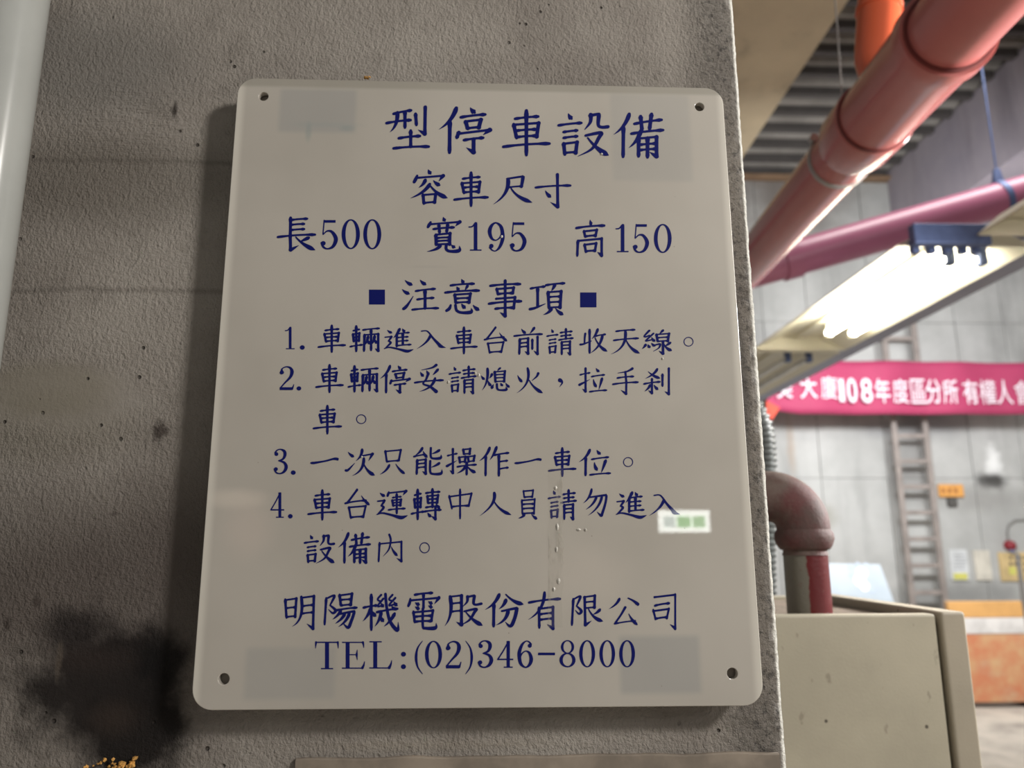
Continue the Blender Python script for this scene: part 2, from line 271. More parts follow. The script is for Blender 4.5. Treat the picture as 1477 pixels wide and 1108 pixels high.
def _strokes(src, W, bx):
    ox,oy,sx,sy = bx; polys = []
    for s in src.split('|'):
        q = s.split(); k = q[0]; v = list(map(float,q[1:]))
        tr = lambda x,y: (ox+x*sx, oy+y*sy)
        if k in ('h','v','d','t'):
            a = tr(*v[:2]); b = tr(*v[2:4]); ts = [i/12 for i in range(13)]
            ws = _prof(ts, PF[k]); ln = math.hypot(b[0]-a[0], b[1]-a[1])
            bow = {'h':-.02,'v':0,'d':.06,'t':0}[k]*ln
            P = []
            for t,w in zip(ts,ws):
                nx,ny = -(b[1]-a[1])/(ln or 1), (b[0]-a[0])/(ln or 1)
                o = bow*4*t*(1-t)
                P.append((a[0]+(b[0]-a[0])*t+nx*o, a[1]+(b[1]-a[1])*t+ny*o, w*W))
            if k == 'd':
                f = min(1, ln/15+.25); P = [(x,y,w*f) for x,y,w in P]
            _ribbon(P, polys)
        elif k in ('p','n'):
            a = tr(*v[:2]); c = tr(*v[2:4]); b = tr(*v[4:6]); ts = [i/16 for i in range(17)]
            if k == 'p': c = (c[0]+(c[0]-(a[0]+b[0])/2)*.25, c[1]+(c[1]-(a[1]+b[1])/2)*.25)
            ln = math.hypot(b[0]-a[0], b[1]-a[1])
            f = min(1, ln/40+.45)
            _ribbon([((1-t)**2*a[0]+2*t*(1-t)*c[0]+t*t*b[0], (1-t)**2*a[1]+2*t*(1-t)*c[1]+t*t*b[1], w*W*f) for t,w in zip(ts,_prof(ts,PF[k]))], polys)
        elif k in ('z','zh'):
            pts = [tr(v[i],v[i+1]) for i in range(0,len(v),2)]
            n = len(pts)
            for i in range(n-1):
                (x0,y0),(x1,y1) = pts[i],pts[i+1]
                hor = abs(x1-x0) > abs(y1-y0)
                w = (.62 if hor else .88)*W
                if k == 'zh' and i == n-2:
                    _ribbon([(x0,y0,W*1.15),((x0+x1)/2,(y0+y1)/2,W*.7),(x1,y1,W*.08)], polys)
                else:
                    _ribbon([(x0+(x1-x0)*t,y0+(y1-y0)*t,w*g) for t,g in ((0,1.15),(.15,1),(.8,1),(1,1.2))], polys)
        elif k == 'ch':
            pts = [tr(v[i],v[i+1]) for i in range(0,len(v),2)]; n = len(pts)
            _ribbon(_cat([(x,y,W*(.85 if i<n-2 else (1.1 if i==n-2 else .06))) for i,(x,y) in enumerate(pts)]), polys)
        elif k == 'w':
            _ribbon(_cat([(*tr(v[i],v[i+1]), v[i+2]*W/9) for i in range(0,len(v),3)]), polys)
        elif k == 'r':
            x0,y0,x1,y1 = v; polys.append([(x0,y0),(x0,y1),(x1,y1),(x1,y0)])
        elif k == 'o':
            cx,cy,rx,ry,ix,iy = v
            if ix == 0: _disc(cx,cy,rx,ry,polys)
            else:
                n = 40; A = [(math.cos(2*math.pi*i/n),math.sin(2*math.pi*i/n)) for i in range(n+1)]
                for (c0,s0),(c1,s1) in zip(A,A[1:]):
                    polys.append([(cx+rx*c0,cy+ry*s0),(cx+rx*c1,cy+ry*s1),(cx+ix*c1,cy+iy*s1),(cx+ix*c0,cy+iy*s0)])
    return polys
def place_glyph(ch, x0, y0, x1, y1, W=9.0):
    pl = glyph(ch, W)
    xs = [p[0] for q in pl for p in q]; ys = [p[1] for q in pl for p in q]
    a,b,c,d = min(xs),max(xs),min(ys),max(ys)
    return [[(x0+(x-a)/(b-a)*(x1-x0), y0+(y-c)/(d-c)*(y1-y0)) for x,y in q] for q in pl]

TXT = {
'title': "型 555.5 152 620.5 216 停 633 153.4 710.4 222.8 車 724 157.3 794.7 225.5 設 803.7 162.3 879.6 225.8 備 885 162.3 958.6 228.8",
'size_heading': "容 592 244.3 645.8 295.5 車 653.8 247.2 705.3 298.5 尺 711.3 252.6 767.9 294.9 寸 770.9 249.6 824.5 300.9",
'size_row': "長 399 312.2 456.2 363 5 462.3 317 487.5 360 0 492.8 316.2 519.2 359.4 0 524 316.2 550 359.7 寬 615.4 313 666.2 365 1 675.6 320.3 694.6 361.7 9 703.6 320.3 728 363 5 735.3 320.3 759.6 363 高 829.5 317 873.4 371 1 887.6 323 906.7 363.8 5 912.8 323 936.3 365 0 943.2 323 968.8 365",
'notice_heading': "■ 532.2 417.8 555.3 439.3 注 579.7 403.6 633.7 448.3 意 640.6 402.4 692.6 453.5 事 703.6 402.8 753.5 458.4 項 762.5 406.4 815.7 455.2 ■ 836.8 421.9 860.4 443.4",
'rule_line': "1 410.8 471.3 425 503.8 . 432.4 498 439.6 504.5 車 458 468.2 499.2 509 輛 504 469 548.3 508 進 553.8 473 596.7 508.7 入 601 476.2 643.2 503.3 車 649.3 470.8 689.2 511 台 697.6 470.8 731.8 510.3 前 740.5 471.3 783.2 512.6 請 788 473 827.6 513 收 835.6 473.4 876.3 510.3 天 881.3 474 923 511 線 926 475 969.5 512 。 986 486 1000.3 499.9",
'rule_line.': "2 403.2 528.2 424.4 562.7 . 427.7 557.3 434.6 563.4 車 454.7 525 496 567 輛 501.3 526.7 546.4 566.2 停 548 526.3 593 568 妥 597 524.6 640.4 567.2 請 647 527.2 687.7 569 熄 694 529.8 735.5 564.4 火 745.2 529.8 783.2 567.2 ， 804.8 545.6 812.4 558.6 拉 834 529.8 876 566.6 手 882.8 529.8 921.4 570 剎 927.7 529.8 966.9 570.5",
'rule_line..': "車 451 584 493.5 626.8 。 513.7 597.8 528.4 611.7",
'rule_line...': "3 394.7 647.3 415.3 684.2 . 419.4 678.6 426.6 685 一 447.2 660 488.8 669.8 次 497 646.9 540.8 686.3 只 547.9 647.3 584.3 684.6 能 595.6 644.7 638.9 685.9 操 642.8 645.6 688 685.9 作 691.2 643.4 734.9 687.6 一 741.8 660.8 781.4 669.8 車 790.6 645 831.6 688 位 835 647.3 881.5 687 。 898.8 659.5 913.3 673.7",
'rule_line....': "4 389.8 710.2 410 747 . 415.3 741.6 422.2 748 車 443.3 705.8 486.6 751 台 496.6 704.7 533.4 748.7 運 543 706.3 588.4 749.2 轉 592.3 704 637.2 751 中 646.5 704.7 681.8 749.2 人 691.8 709.4 737.7 744.4 員 747.5 705.5 775.2 750 請 790 705.5 832.3 751 勿 841.2 704.4 876.5 745.8 進 888.4 708.7 932.9 748.6 入 936.3 712.9 981 744",
'rule_line.....': "設 438 770.8 483.6 813 備 487.9 767.6 535.3 813.7 內 544.7 769.7 581 811.6 。 604.9 782.3 620 798.3",
'company_line': "明 409.3 857.8 455 909.3 陽 466.6 854.3 516 907.6 機 522.7 855 576.4 912 電 587.3 853 635.6 909.3 股 641.5 856.8 696.4 904 份 699.4 855.7 755.5 905.5 有 761.4 853 809.6 909.3 限 823.3 857.2 870 904 公 878.3 862 922.4 902 司 940.8 855.7 975.9 909.3",
'telephone_line': "T 454.4 925 488.7 965.5 E 493.3 925 526.4 965.5 L 532.7 925 565.5 965.5 : 578.3 940.3 585.6 965.3 ( 598.2 924.4 609.8 972.6 0 613 924.4 637.7 964.3 2 643 924.4 665.6 964.3 ) 671.3 924.4 682.4 972.6 3 689 923.5 711.6 963.8 4 716.9 924.4 740.4 963.4 6 746.3 924 769 963.8 - 776 941.5 800.6 945.3 8 807 923.5 830.2 962.8 0 835.5 923.5 858.5 962.8 0 864.6 923.5 887.3 962.8 0 893.2 923.5 916 962.8",
}
INKW = {'title':8.6,'size_row':9.5,'telephone_line':9.9,'company_line':9.3}
# ================================================================ MATERIALS
WY = .024                                                        # the plaster face stands this far behind the notice's front
def px_mask(px,py,Y=WY): p = at(px,py,Y); return p.x, p.z
EX = at(1095,554,WY).x                                            # x of the wall's free edge
def wall_material():
    s = NT('rough_plaster')
    base = s.mix(s.ramp(s.noise(5,6,.6),.3,.72), lin((160,154,146)), lin((128,121,114)))
    base = s.mix(s.ramp(s.noise(28,5,.65),.5,.8,0,.55), base, lin((116,110,103)))
    # darker upper-left patch, smooth skim patches, lower-left light falloff painted dark, soot
    for (px,py,rx,ry,c,soft,wob,ns,amt) in (
        (150,260,240,95,(104,98,90),.6,.35,10,.6),(120,90,200,110,(112,110,106),.7,.3,6,.5),
        (60,620,150,60,(122,116,104),.6,.3,8,.5),(60,560,120,45,(128,122,108),.5,.2,9,.6),
        (40,860,230,200,(80,71,67),.8,.4,7,.8),(230,900,160,260,(84,76,72),.8,.4,7,.7),
        (150,975,118,88,(28,23,22),.5,.8,24,.96),(200,1060,75,90,(22,18,17),.5,.8,26,.96),(232,955,48,55,(14,12,12),.6,.7,30,.9),(110,910,60,36,(30,25,25),.7,.5,22,.8),(165,1035,46,30,(62,52,46),.9,.5,18,.55),(125,950,60,26,(58,48,44),.9,.6,24,.4),(85,955,5,26,(96,86,76),.8,.6,60,.5),
        (231,622,14,17,(62,54,50),.8,1.1,130,.85),(163,742,9,4,(72,64,60),.8,.9,110,.6),(252,158,5,18,(60,54,50),.7,.6,80,.9),(52,868,5,12,(56,48,44),.8,.9,110,.7),
        (10,900,5,10,(56,48,44),.8,.9,110,.7),(1068,560,14,180,(86,84,82),.8,.6,20,.7),(1075,880,20,120,(100,94,88),.8,.6,20,.6),
        (1046,1106,30,10,(40,36,34),.6,.3,40,.9),(620,1075,200,8,(150,142,130),.8,.4,30,.4)):
        x,z = px_mask(px,py); k = (WY-CAM.y)/FPX
        m = s.blob(x,z,rx*k,ry*k,soft,wob,ns)
        base = s.mix(s.math('MULTIPLY',m,amt), base, lin(c))
    X,Y,Z = s.sep()
    # faint lift lines in the plaster
    for py in (232,420):
        z = px_mask(200,py)[1]
        d = s.math('ABSOLUTE', s.math('ADD', s.math('SUBTRACT',Z,z), s.math('MULTIPLY',s.math('SUBTRACT',s.noise(9,3),.5),.012)))
        base = s.mix(s.ramp(d,0,.004,.35,0), base, lin((84,78,72)))
    # pin holes
    vo = s.n('TexVoronoi', Scale=70.0); s.t.links.new(s.co, vo.inputs['Vector'])
    pit = s.math('MULTIPLY', s.ramp(vo.outputs['Distance'],.06,.13,1,0), s.ramp(s.noise(11,2),.55,.62))
    base = s.mix(s.math('MULTIPLY',pit,.8), base, lin((58,52,48)))
    fine = s.noise(560,3,.6); mid = s.noise(250,4,.6,stretch=(1.1,1,.75)); rough = s.noise(110,6,.75)
    wavy = s.noise(90,3,.6,stretch=(.5,1,2.6))
    edge = s.ramp(X, EX-.055, EX-.012, 0, 1)
    skim = s.math('MAXIMUM', s.blob(*px_mask(90,570),.075,.03,.5,.3,9), s.blob(*px_mask(150,1000),.06,.05,.7,.3,9))
    h = s.math('ADD', s.math('MULTIPLY',fine,.5), s.math('MULTIPLY',mid,.9))
    h = s.math('ADD', h, s.math('MULTIPLY', s.math('MULTIPLY',wavy,1.1), s.blob(*px_mask(190,180),.06,.045,.6,.4,12)))
    h = s.math('MULTIPLY', h, s.math('SUBTRACT',1,s.math('MULTIPLY',skim,.75)))
    h = s.math('ADD', h, s.math('MULTIPLY', s.math('MULTIPLY',rough,edge),4.5))
    h = s.math('SUBTRACT', h, s.math('MULTIPLY',pit,1.2))
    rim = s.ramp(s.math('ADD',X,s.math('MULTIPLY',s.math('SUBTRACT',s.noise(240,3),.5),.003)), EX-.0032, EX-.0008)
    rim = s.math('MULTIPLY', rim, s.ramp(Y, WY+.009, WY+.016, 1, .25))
    base = s.mix(rim, base, lin((226,223,214)))  # light on the free edge painted in as a white rim
    spk = s.ramp(s.noise(170,6,.8),.50,.62); base = s.mix(s.math('MULTIPLY',s.math('MULTIPLY',spk,edge),s.math('SUBTRACT',.7,s.math('MULTIPLY',rim,.7))), base, lin((70,68,68)))
    s.bump(h, .0024, 1.0)
    return s.out(base, .88, 0, Specular_IOR_Level=.25)
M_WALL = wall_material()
def concrete(name, a, b, sc=1.2, stains_shade=()):
    s = NT(name); c = s.mix(s.ramp(s.noise(sc,6,.65),.3,.7), lin(a), lin(b))
    c = s.mix(s.ramp(s.noise(sc*.9,4,.6,stretch=(2.2,2.2,.35)),.5,.75,0,.6), c, lin(tuple(v*.72 for v in b)))
    for (px,py,rx,ry,Y,col,amt,ns) in stains_shade:
        p = at(px,py,Y); k = (Y-CAM.y)/FPX
        c = s.mix(s.math('MULTIPLY', s.blob(p.x,p.z,rx*k,ry*k,.8,.7,ns),amt), c, lin(col))
    s.bump(s.noise(sc*18,4), .004, .5); return s.out(c,.85)
BY = 8.8
M_BACK = concrete('cast_concrete',(190,190,187),(166,166,163),.9,((1432,668,14,30,BY,(236,236,234),.9,9),(1430,694,30,14,BY,(62,60,58),.95,6),(1340,610,70,26,BY,(140,140,142),.7,2.5),(1300,690,30,60,BY,(120,118,116),.6,3),(1320,640,24,90,BY,(128,126,124),.7,2),
    (1270,620,60,14,BY,(140,140,142),.5,2),(1420,720,90,26,BY,(138,136,132),.6,1.5),(1180,745,30,20,BY,(150,146,134),.7,3),(1140,640,8,60,BY,(168,152,136),.6,3),(1380,860,110,30,BY,(120,120,118),.7,2),(1130,270,110,110,BY,(116,108,102),.85,2)))  # last patch: dimness of the upper-left wall painted into the colour
M_FLOOR = concrete('floor_concrete',(190,180,166),(150,142,132),1.4)
M_BEAM = concrete('painted_beam',(206,188,156),(190,173,144),1.0)
M_BEAM2 = concrete('pale_beam',(176,168,176),(158,152,164),1.0)
M_DECK = paint('deck_steel',(168,163,156),.55,0,.15,2)
M_PIPE = paint('orange_red_pvc',(178,102,98),.2,0,.06,3)
M_PIPE2 = paint('flare_tinted_red_pvc',(168,100,128),.34,0,.05,3)  # purple flare of the lamp mixed into the pipe's red
M_GALV = paint('galvanised_steel',(176,172,168),.4,.6,.1,20)
M_BLUE = paint('blue_grey_steel',(92,108,150),.5,.3,.1,20)
M_CREAM = paint('cream_enamel',(226,220,200),.4,0,.05,3)
M_LILAC = paint('pale_steel_tray',(150,152,172),.5,.1,.08,3)
M_ALU = paint('worn_ladder_steel',(158,148,142),.5,.2,.12,8)
M_DARK = paint('dark_gap',(34,31,29),.8)
def cabinet_material(name, rgb):
    s = NT(name); c = s.mix(s.ramp(s.noise(5,5,.6),.35,.75), lin(rgb), lin(tuple(v*.9 for v in rgb)))
    sc = s.noise(60,3,.5,stretch=(1,1,.6)); c = s.mix(s.ramp(sc,.66,.72,0,.5), c, lin((112,104,90)))
    vo = s.n('TexVoronoi', Scale=22.0); s.t.links.new(s.co, vo.inputs['Vector'])
    c = s.mix(s.ramp(vo.outputs['Distance'],.035,.06,.9,0), c, lin((60,54,46)))
    s.bump(s.noise(300,2), .0004, .5); return s.out(c,.5)
M_CAB = cabinet_material('putty_enamel',(176,169,150)); M_CABD = cabinet_material('putty_enamel_door',(164,155,138))
M_DUST = paint('dusty_steel_top',(128,114,100),.9,0,.2,30,.001)
def emis(name, rgb, st):
    s = NT(name); s.b.inputs['Emission Color'].default_value = lin(rgb); s.b.inputs['Emission Strength'].default_value = st
    return s.out(lin(rgb),.6)

# ================================================================ THE SETTING
def near_wall():
    z0,z1 = 0.0,2.9
    us = [(-1.6),(-.9),(-.5),(-.3),(-.1),(0.1),(EX-.05)] + [EX-.03+.003*i for i in range(9)]
    zs = [0,.4,.8]; z = 1.02
    while z < 2.25: zs.append(z); z += .0022
    zs += [2.4,2.9]
    V=[];F=[]; depth = .34
    prof = lambda z: us
    for z in zs:
        n1 = noise.noise((3.1,0,z*18)); n2 = noise.noise((7.7,2,z*90)); n3 = noise.noise((1.7,5,z*260))
        chip = max(0,n1*.6+n2*.6+.02)*.004; ex = EX + n1*.0008+n2*.0007
        row=[]
        for i,x in enumerate(us):
            e = max(0,(x-(EX-.03))/.027)
            y = WY + (e**4)*chip + (e>0)*(noise.noise((x*160,1,z*160))*.0011*e)
            row.append((x if e<.95 else min(x,ex-.004),y,z))
        row.append((ex-.0012+n3*.0006, WY+.0012+chip+abs(n3)*.001, z))
        row.append((ex+.0012+n3*.0005, WY+.0035+chip*.8, z))
        row.append((ex+.0026, WY+.009+n2*.001, z))
        row.append((ex+.0030, WY+.018, z))
        row.append((ex+.0030, WY+depth, z)); row.append((us[0], WY+depth, z))
        V+=row
    m=len(row)
    for j in range(len(zs)-1):
        for i in range(m):
            i2=(i+1)%m; F.append((j*m+i,j*m+i2,(j+1)*m+i2,(j+1)*m+i))
    F.append(tuple(range(m-1,-1,-1))); F.append(tuple((len(zs)-1)*m+i for i in range(m)))
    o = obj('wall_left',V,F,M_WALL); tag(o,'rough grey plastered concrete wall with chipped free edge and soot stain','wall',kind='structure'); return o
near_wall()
def struct(o,label,cat): return tag(o,label,cat,kind='structure')
struct(MB().box((-4,-5,-.2),(7.7,BY+.3,0)).build('floor',M_FLOOR),'pale worn concrete garage floor','floor')
# back wall: cast panels with recessed joints
wb = struct(MB().box((-3,BY+.03,0),(7.6,BY+.3,6.6)).build('wall_back',M_BACK),'light grey cast concrete wall at the back of the garage','wall')
cuts = [-3,-1.8,-.6,.6,1.8] + [at(px,640,BY).x for px in (1113,1180,1275,1398,1470)] + [7.55]
cuts = sorted(set(round(c,3) for c in cuts)); rows=[0.0, at(1300,690,BY).z, at(1300,466,BY).z, 6.2]
for a,b in zip(cuts,cuts[1:]):
    for i,(c,d) in enumerate(zip(rows,rows[1:])):
        off = random.uniform(-.012,.012)
        MB().box((a+.005,BY+off*.4-.01,c+.003),(b-.005,BY+.035,d-.003)).build('panel',M_BACK,wb)
struct(MB().box((7.6,-1,0),(7.9,BY+.3,6.6)).build('wall_right',M_BACK),'concrete wall on the right of the garage','wall')
# corrugated deck: h above camera 4.6
DZ = CAM.z+4.92
def deck():
    V=[];F=[]; ys=[]; p=.367; y0=BY+.03; n=34
    for k in range(n):
        y=y0-k*p
        ys += [(y,DZ),(y-.17,DZ),(y-.215,DZ+.20),(y-.30,DZ+.20)]
    for (y,z) in ys: V += [(-3,y,z),(7.6,y,z)]
    for i in range(len(ys)-1): F.append((2*i,2*i+1,2*i+3,2*i+2))
    m=len(V); V+= [(x,y,z+.01) for x,y,z in V]
    F+= [tuple(i+m for i in reversed(f)) for f in F[:]]
    return obj('ceiling',V,F,M_DECK)
dk=struct(deck(),'dark corrugated steel deck ceiling','ceiling')
M_GROOVE=paint('groove_shade',(84,80,78),.6,.0,.1,4)  # dark bars added to stand for shade in the deck grooves
for k in range(16): MB().box((3.10,BY-.02-k*.367-.05,DZ-.09),(5.40,BY-.02-k*.367+.03,DZ-.002)).build('groove_bar',M_GROOVE,dk)
struct(MB().box((-3,BY-.12,DZ-.16),(7.6,BY+.02,DZ-.12)).build('trim_1',paint('rusty_angle',(150,122,96),.7)),'brown steel angle where deck meets back wall','trim')
# beige beam along the depth, its lower right edge seen
struct(MB().box((-.2,1.2,CAM.z+4.5),(3.08,BY-.3,CAM.z+4.9)).build('trim_2',M_BEAM,bevel=.01),'wide beige painted concrete beam under the ceiling','beam')
struct(MB().box((5.42,.8,CAM.z+3.86),(7.58,BY-.02,CAM.z+4.9)).build('trim_3',M_BEAM2,bevel=.01),'pale concrete beam on the right under the ceiling','beam')
# plinth pieces along the foot of the near wall
def ledge(name,x0,x1,py,d,mat,label):
    z1 = at(700,py,WY).z; a=at(x0,py,WY).x; b=at(x1,py,WY).x
    V=[];F=[];n=40
    for i in range(n+1):
        x=a+(b-a)*i/n; zz=z1+noise.noise((x*30,3,1))*.0016
        V += [(x,WY+.004,zz-.2),(x,WY-d,zz-.2),(x,WY-d,zz-.001),(x,WY-d+.001,zz),(x,WY+.004,zz)]
    for i in range(n):
        for k in range(4): F.append((i*5+k,(i+1)*5+k,(i+1)*5+k+1,i*5+k+1))
    F.append((0,1,2,3,4)); F.append(tuple(n*5+k for k in (4,3,2,1,0)))
    return struct(obj(name,V,F,mat),label,'trim')
M_LEDGE = paint('smooth_cement',(150,138,124),.8,0,.2,20)
ledge('trim_4',428,1122,1090,.0035,M_LEDGE,'smooth brownish cement band along the bottom of the near wall')
ledge('trim_5',-60,88,1098,.0035,M_LEDGE,'short smooth cement band at bottom left of the near wall')

# ================================================================ THE NOTICE
def sign_material():
    s = NT('frosted_acrylic')
    c = s.mix(s.ramp(s.noise(7,3,.5),.3,.7), lin((184,178,168)), lin((174,168,158)))
    X,Y,Z = s.sep()
    for (x0,y0,x1,y1,amt) in ((405,128,512,192,.5),(880,135,1000,262,.3),(356,935,482,1008,.4),(893,918,1012,1000,.55),(842,905,1050,912,.0)):
        a=at(x0,y0); b=at(x1,y1)
        def edge(v,e,sg): return s.ramp(s.math('MULTIPLY',s.math('SUBTRACT',v,e),sg),-.003,.003,0,1)
        m = s.math('MULTIPLY', s.math('MULTIPLY',edge(X,a.x,1),edge(X,b.x,-1)), s.math('MULTIPLY',edge(Z,a.z-SZ,-1),edge(Z,b.z-SZ,1)))
        c = s.mix(s.math('MULTIPLY',m,amt), c, lin((150,150,148)))
    for (px,py,rx,ry,amt,col) in ((340,720,50,16,.5,(216,206,192)),(470,180,60,6,.35,(150,156,152)),(850,830,70,60,.25,(206,196,184)),(620,385,40,3,.4,(170,164,156)),(445,190,6,20,.5,(140,150,146)),(500,185,14,6,.5,(140,150,146)),(360,760,40,50,.3,(206,190,178))):
        p=at(px,py); k=.574/FPX; c = s.mix(s.math('MULTIPLY',s.blob(p.x,p.z-SZ,rx*k,ry*k,.8,.35,25),amt), c, lin(col))
    sp = s.n('TexVoronoi', Scale=45.0); s.t.links.new(s.co, sp.inputs['Vector'])
    c = s.mix(s.ramp(sp.outputs['Distance'],.015,.03,.5,0), c, lin((120,110,100)))
    # rim refraction painted into the colour: pale side borders, darker top band
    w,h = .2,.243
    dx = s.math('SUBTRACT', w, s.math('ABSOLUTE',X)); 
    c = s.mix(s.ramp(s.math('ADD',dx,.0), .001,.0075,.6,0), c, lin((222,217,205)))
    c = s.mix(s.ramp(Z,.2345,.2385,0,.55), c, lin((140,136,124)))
    s.bump(s.noise(16,2), .0006, .3)
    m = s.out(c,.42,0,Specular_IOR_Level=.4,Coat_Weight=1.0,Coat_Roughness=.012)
    s.b.inputs['Subsurface Weight'].default_value = .0
    return m
M_SIGN = sign_material()
sign = thing('notice_board',(0,WY,SZ),'frosted white acrylic parking notice with blue Chinese lettering on plaster wall','sign')
def plate():
    cu = bpy.data.curves.new('plate','CURVE'); cu.dimensions='2D'; cu.fill_mode='BOTH'; cu.extrude=.0022; cu.bevel_depth=.0005; cu.bevel_resolution=2
    P=[]
    def corner(cx,cy,r,a0):
        for i in range(9):
            a=math.radians(a0+i*90/8); P.append((cx+r*math.cos(a),cy+r*math.sin(a)))
    r=.014; q=[at(1041,128),at(345,113),at(276,1024),at(1101,1017)]
    q=[(v.x,v.z-SZ) for v in q]
    corner(q[0][0]-r,q[0][1]-r,r,0); corner(q[1][0]+r,q[1][1]-r,r,90); corner(q[2][0]+r,q[2][1]+r,r,180); corner(q[3][0]-r,q[3][1]+r,r,270)
    def spl(P):
        sp=cu.splines.new('POLY'); sp.points.add(len(P)-1)
        for p,(x,y) in zip(sp.points,P): p.co=(x,y,0,1)
        sp.use_cyclic_u=True
    spl(P)
    for px,py in ((381,141),(1008,156),(324,979),(1055,971)):
        c=at(px,py,.002); spl([(c.x+.0043*math.cos(-2*math.pi*i/28),c.z-SZ+.0043*math.sin(-2*math.pi*i/28)) for i in range(28)])
    t=bpy.data.objects.new('t',cu); COL.objects.link(t); dg=bpy.context.evaluated_depsgraph_get()
    me=bpy.data.meshes.new_from_object(t.evaluated_get(dg)); bpy.data.objects.remove(t)
    me.transform(Matrix.Translation((0,.0027,0))@Matrix.Rotation(math.pi/2,4,'X')); me.materials.clear(); me.materials.append(M_SIGN)
    o=bpy.data.objects.new('acrylic_plate',me); COL.objects.link(o); o.location=(0,0,SZ)
    o.parent=sign; o.matrix_parent_inverse=sign.matrix_world.inverted(); return o
plate()
M_PAD = paint('blue_grey_foam',(110,118,120),.9)
for (x0,y0,x1,y1) in ((405,128,512,192),(885,135,990,215),(360,935,482,1005),(897,920,1010,998)):
    a=at(x0,y0); b=at(x1,y1); MB().box((a.x,.0055,b.z),(b.x,.0066,a.z)).build('foam_pad',M_PAD,sign)
q=[at(1041,128),at(345,113),at(276,1024),at(1101,1017)]; i_=.0008; q=[Vector((v.x+sx*i_,0,v.z+sz*i_)) for v,sx,sz in zip(q,(-1,1,1,-1),(-1,-1,1,1))]
out=[]
for v,a0,sx,sz in zip(q,(0,90,180,270),(-1,1,1,-1),(-1,-1,1,1)):
    for i in range(7):
        a=math.radians(a0+15*i); out.append((v.x+sx*.013+.013*math.cos(a), v.z+sz*.013+.013*math.sin(a)))
n=len(out); obj('backing_board',[(x,.0067,z) for x,z in out]+[(x,WY+.002,z) for x,z in out],[tuple(range(n)),tuple(range(2*n-1,n-1,-1))]+[(i,i+n,(i+1)%n+n,(i+1)%n) for i in range(n)],paint('grey_board',(150,142,132),.8),sign)
M_INK = NT('navy_print').out(lin((5,16,94)),.5,0,Specular_IOR_Level=.1,Coat_Weight=.35,Coat_Roughness=.02)
WORDS = {'title':'navy title reading 型停車設備','size_heading':'navy heading reading 容車尺寸','size_row':'navy size row reading 長500 寬195 高150','notice_heading':'navy heading reading 注意事項 between two squares',
 'rule_line':'first rule, ending in 請收天線','rule_line.':'second rule, ending in 拉手剎','rule_line..':'short line reading 車','rule_line...':'third rule about one parking space','rule_line....':'fourth rule, ending in 請勿進入','rule_line.....':'short line reading 設備內','company_line':'company name line in navy','telephone_line':'telephone line reading TEL:(02)346-8000'}
for key,t in TXT.items():
    q=t.split(); V=[];F=[]
    for i in range(0,len(q),5):
        polys=place_glyph(q[i],*map(float,q[i+1:i+5]),W=INKW.get(key,9.6))
        for j,pl in enumerate(polys):
            y=-.00012-(j%97)*1.2e-6; n=len(V)
            V+=[at(x,yy,y) for x,yy in pl]; F.append(list(range(n,n+len(pl))))
    o=obj(key.replace('.','') if key.startswith('rule') else key,V,F,M_INK,sign); o['label']=WORDS[key]
# wrinkled strip of clear tape and small pale flecks
def tape_material():
    s=NT('clear_tape'); t=s.t; tr=s.n('BsdfTransparent'); mx=s.n('MixShader'); s.out(lin((190,184,172)),.25,0)
    f=s.ramp(s.noise(60,4,.7,stretch=(1.5,1,.35)),.5,.72,.06,.55)
    s.bump(s.noise(80,3,.6,stretch=(1,1,.4)),.002,.8)
    t.links.new(f,mx.inputs[0]); t.links.new(tr.outputs[0],mx.inputs[1]); t.links.new(s.b.outputs[0],mx.inputs[2]); t.links.new(mx.outputs[0],t.nodes['Material Output'].inputs['Surface']); return s.m
M_TAPE=tape_material()
def strip(x0,x1,y0,y1,name='clear_tape'):
    n=30; V=[];F=[]
    for i in range(n+1):
        y=y0+(y1-y0)*i/n; w=random.uniform(-1.5,1.5)
        V+=[at(x0+w*.4,y,-.0003),at((x0+x1)/2,y,-.00045-random.random()*.0002),at(x1+w,y,-.0003)]
    for i in range(n): F+=[(i*3,i*3+1,i*3+4,i*3+3),(i*3+1,i*3+2,i*3+5,i*3+4)]
    return obj(name,V,F,M_TAPE,sign)
strip(791,812,675,905)
M_FLECK=paint('pale_fleck_coat',(232,228,218),.3)
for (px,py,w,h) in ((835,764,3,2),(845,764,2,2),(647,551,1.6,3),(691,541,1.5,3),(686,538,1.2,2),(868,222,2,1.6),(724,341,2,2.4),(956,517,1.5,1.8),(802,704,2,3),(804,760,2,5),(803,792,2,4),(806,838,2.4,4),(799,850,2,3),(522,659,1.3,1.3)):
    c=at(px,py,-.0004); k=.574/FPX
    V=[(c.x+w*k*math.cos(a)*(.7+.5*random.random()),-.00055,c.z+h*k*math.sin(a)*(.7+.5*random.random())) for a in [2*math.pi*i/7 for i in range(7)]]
    V.append((c.x,-.0011,c.z)); obj('pale_fleck',V,[(i,(i+1)%7,7) for i in range(7)],M_FLECK,sign)
M_FOAM=paint('orange_foam',(226,170,90),.8,0,.25,120)
def crumbs(px,py,n,sx,sy,r,label,Y):
    c=at(px,py,Y); k=(Y-CAM.y)/FPX; mb=MB()
    for i in range(n):
        p=Vector((c.x+random.gauss(0,sx)*k,c.y-random.random()*.002,c.z+abs(random.gauss(0,sy))*k))
        rr=r*k*random.uniform(.5,1.3); bm=bmesh.new(); bmesh.ops.create_icosphere(bm,subdivisions=1,radius=rr)
        for v in bm.verts: v.co*=random.uniform(.6,1.4)
        mb.add([v.co+p for v in bm.verts],[[v.index for v in f.verts] for f in bm.faces]); bm.free()
    return tag(mb.build('foam_crumb',M_FOAM),label,'crumb')
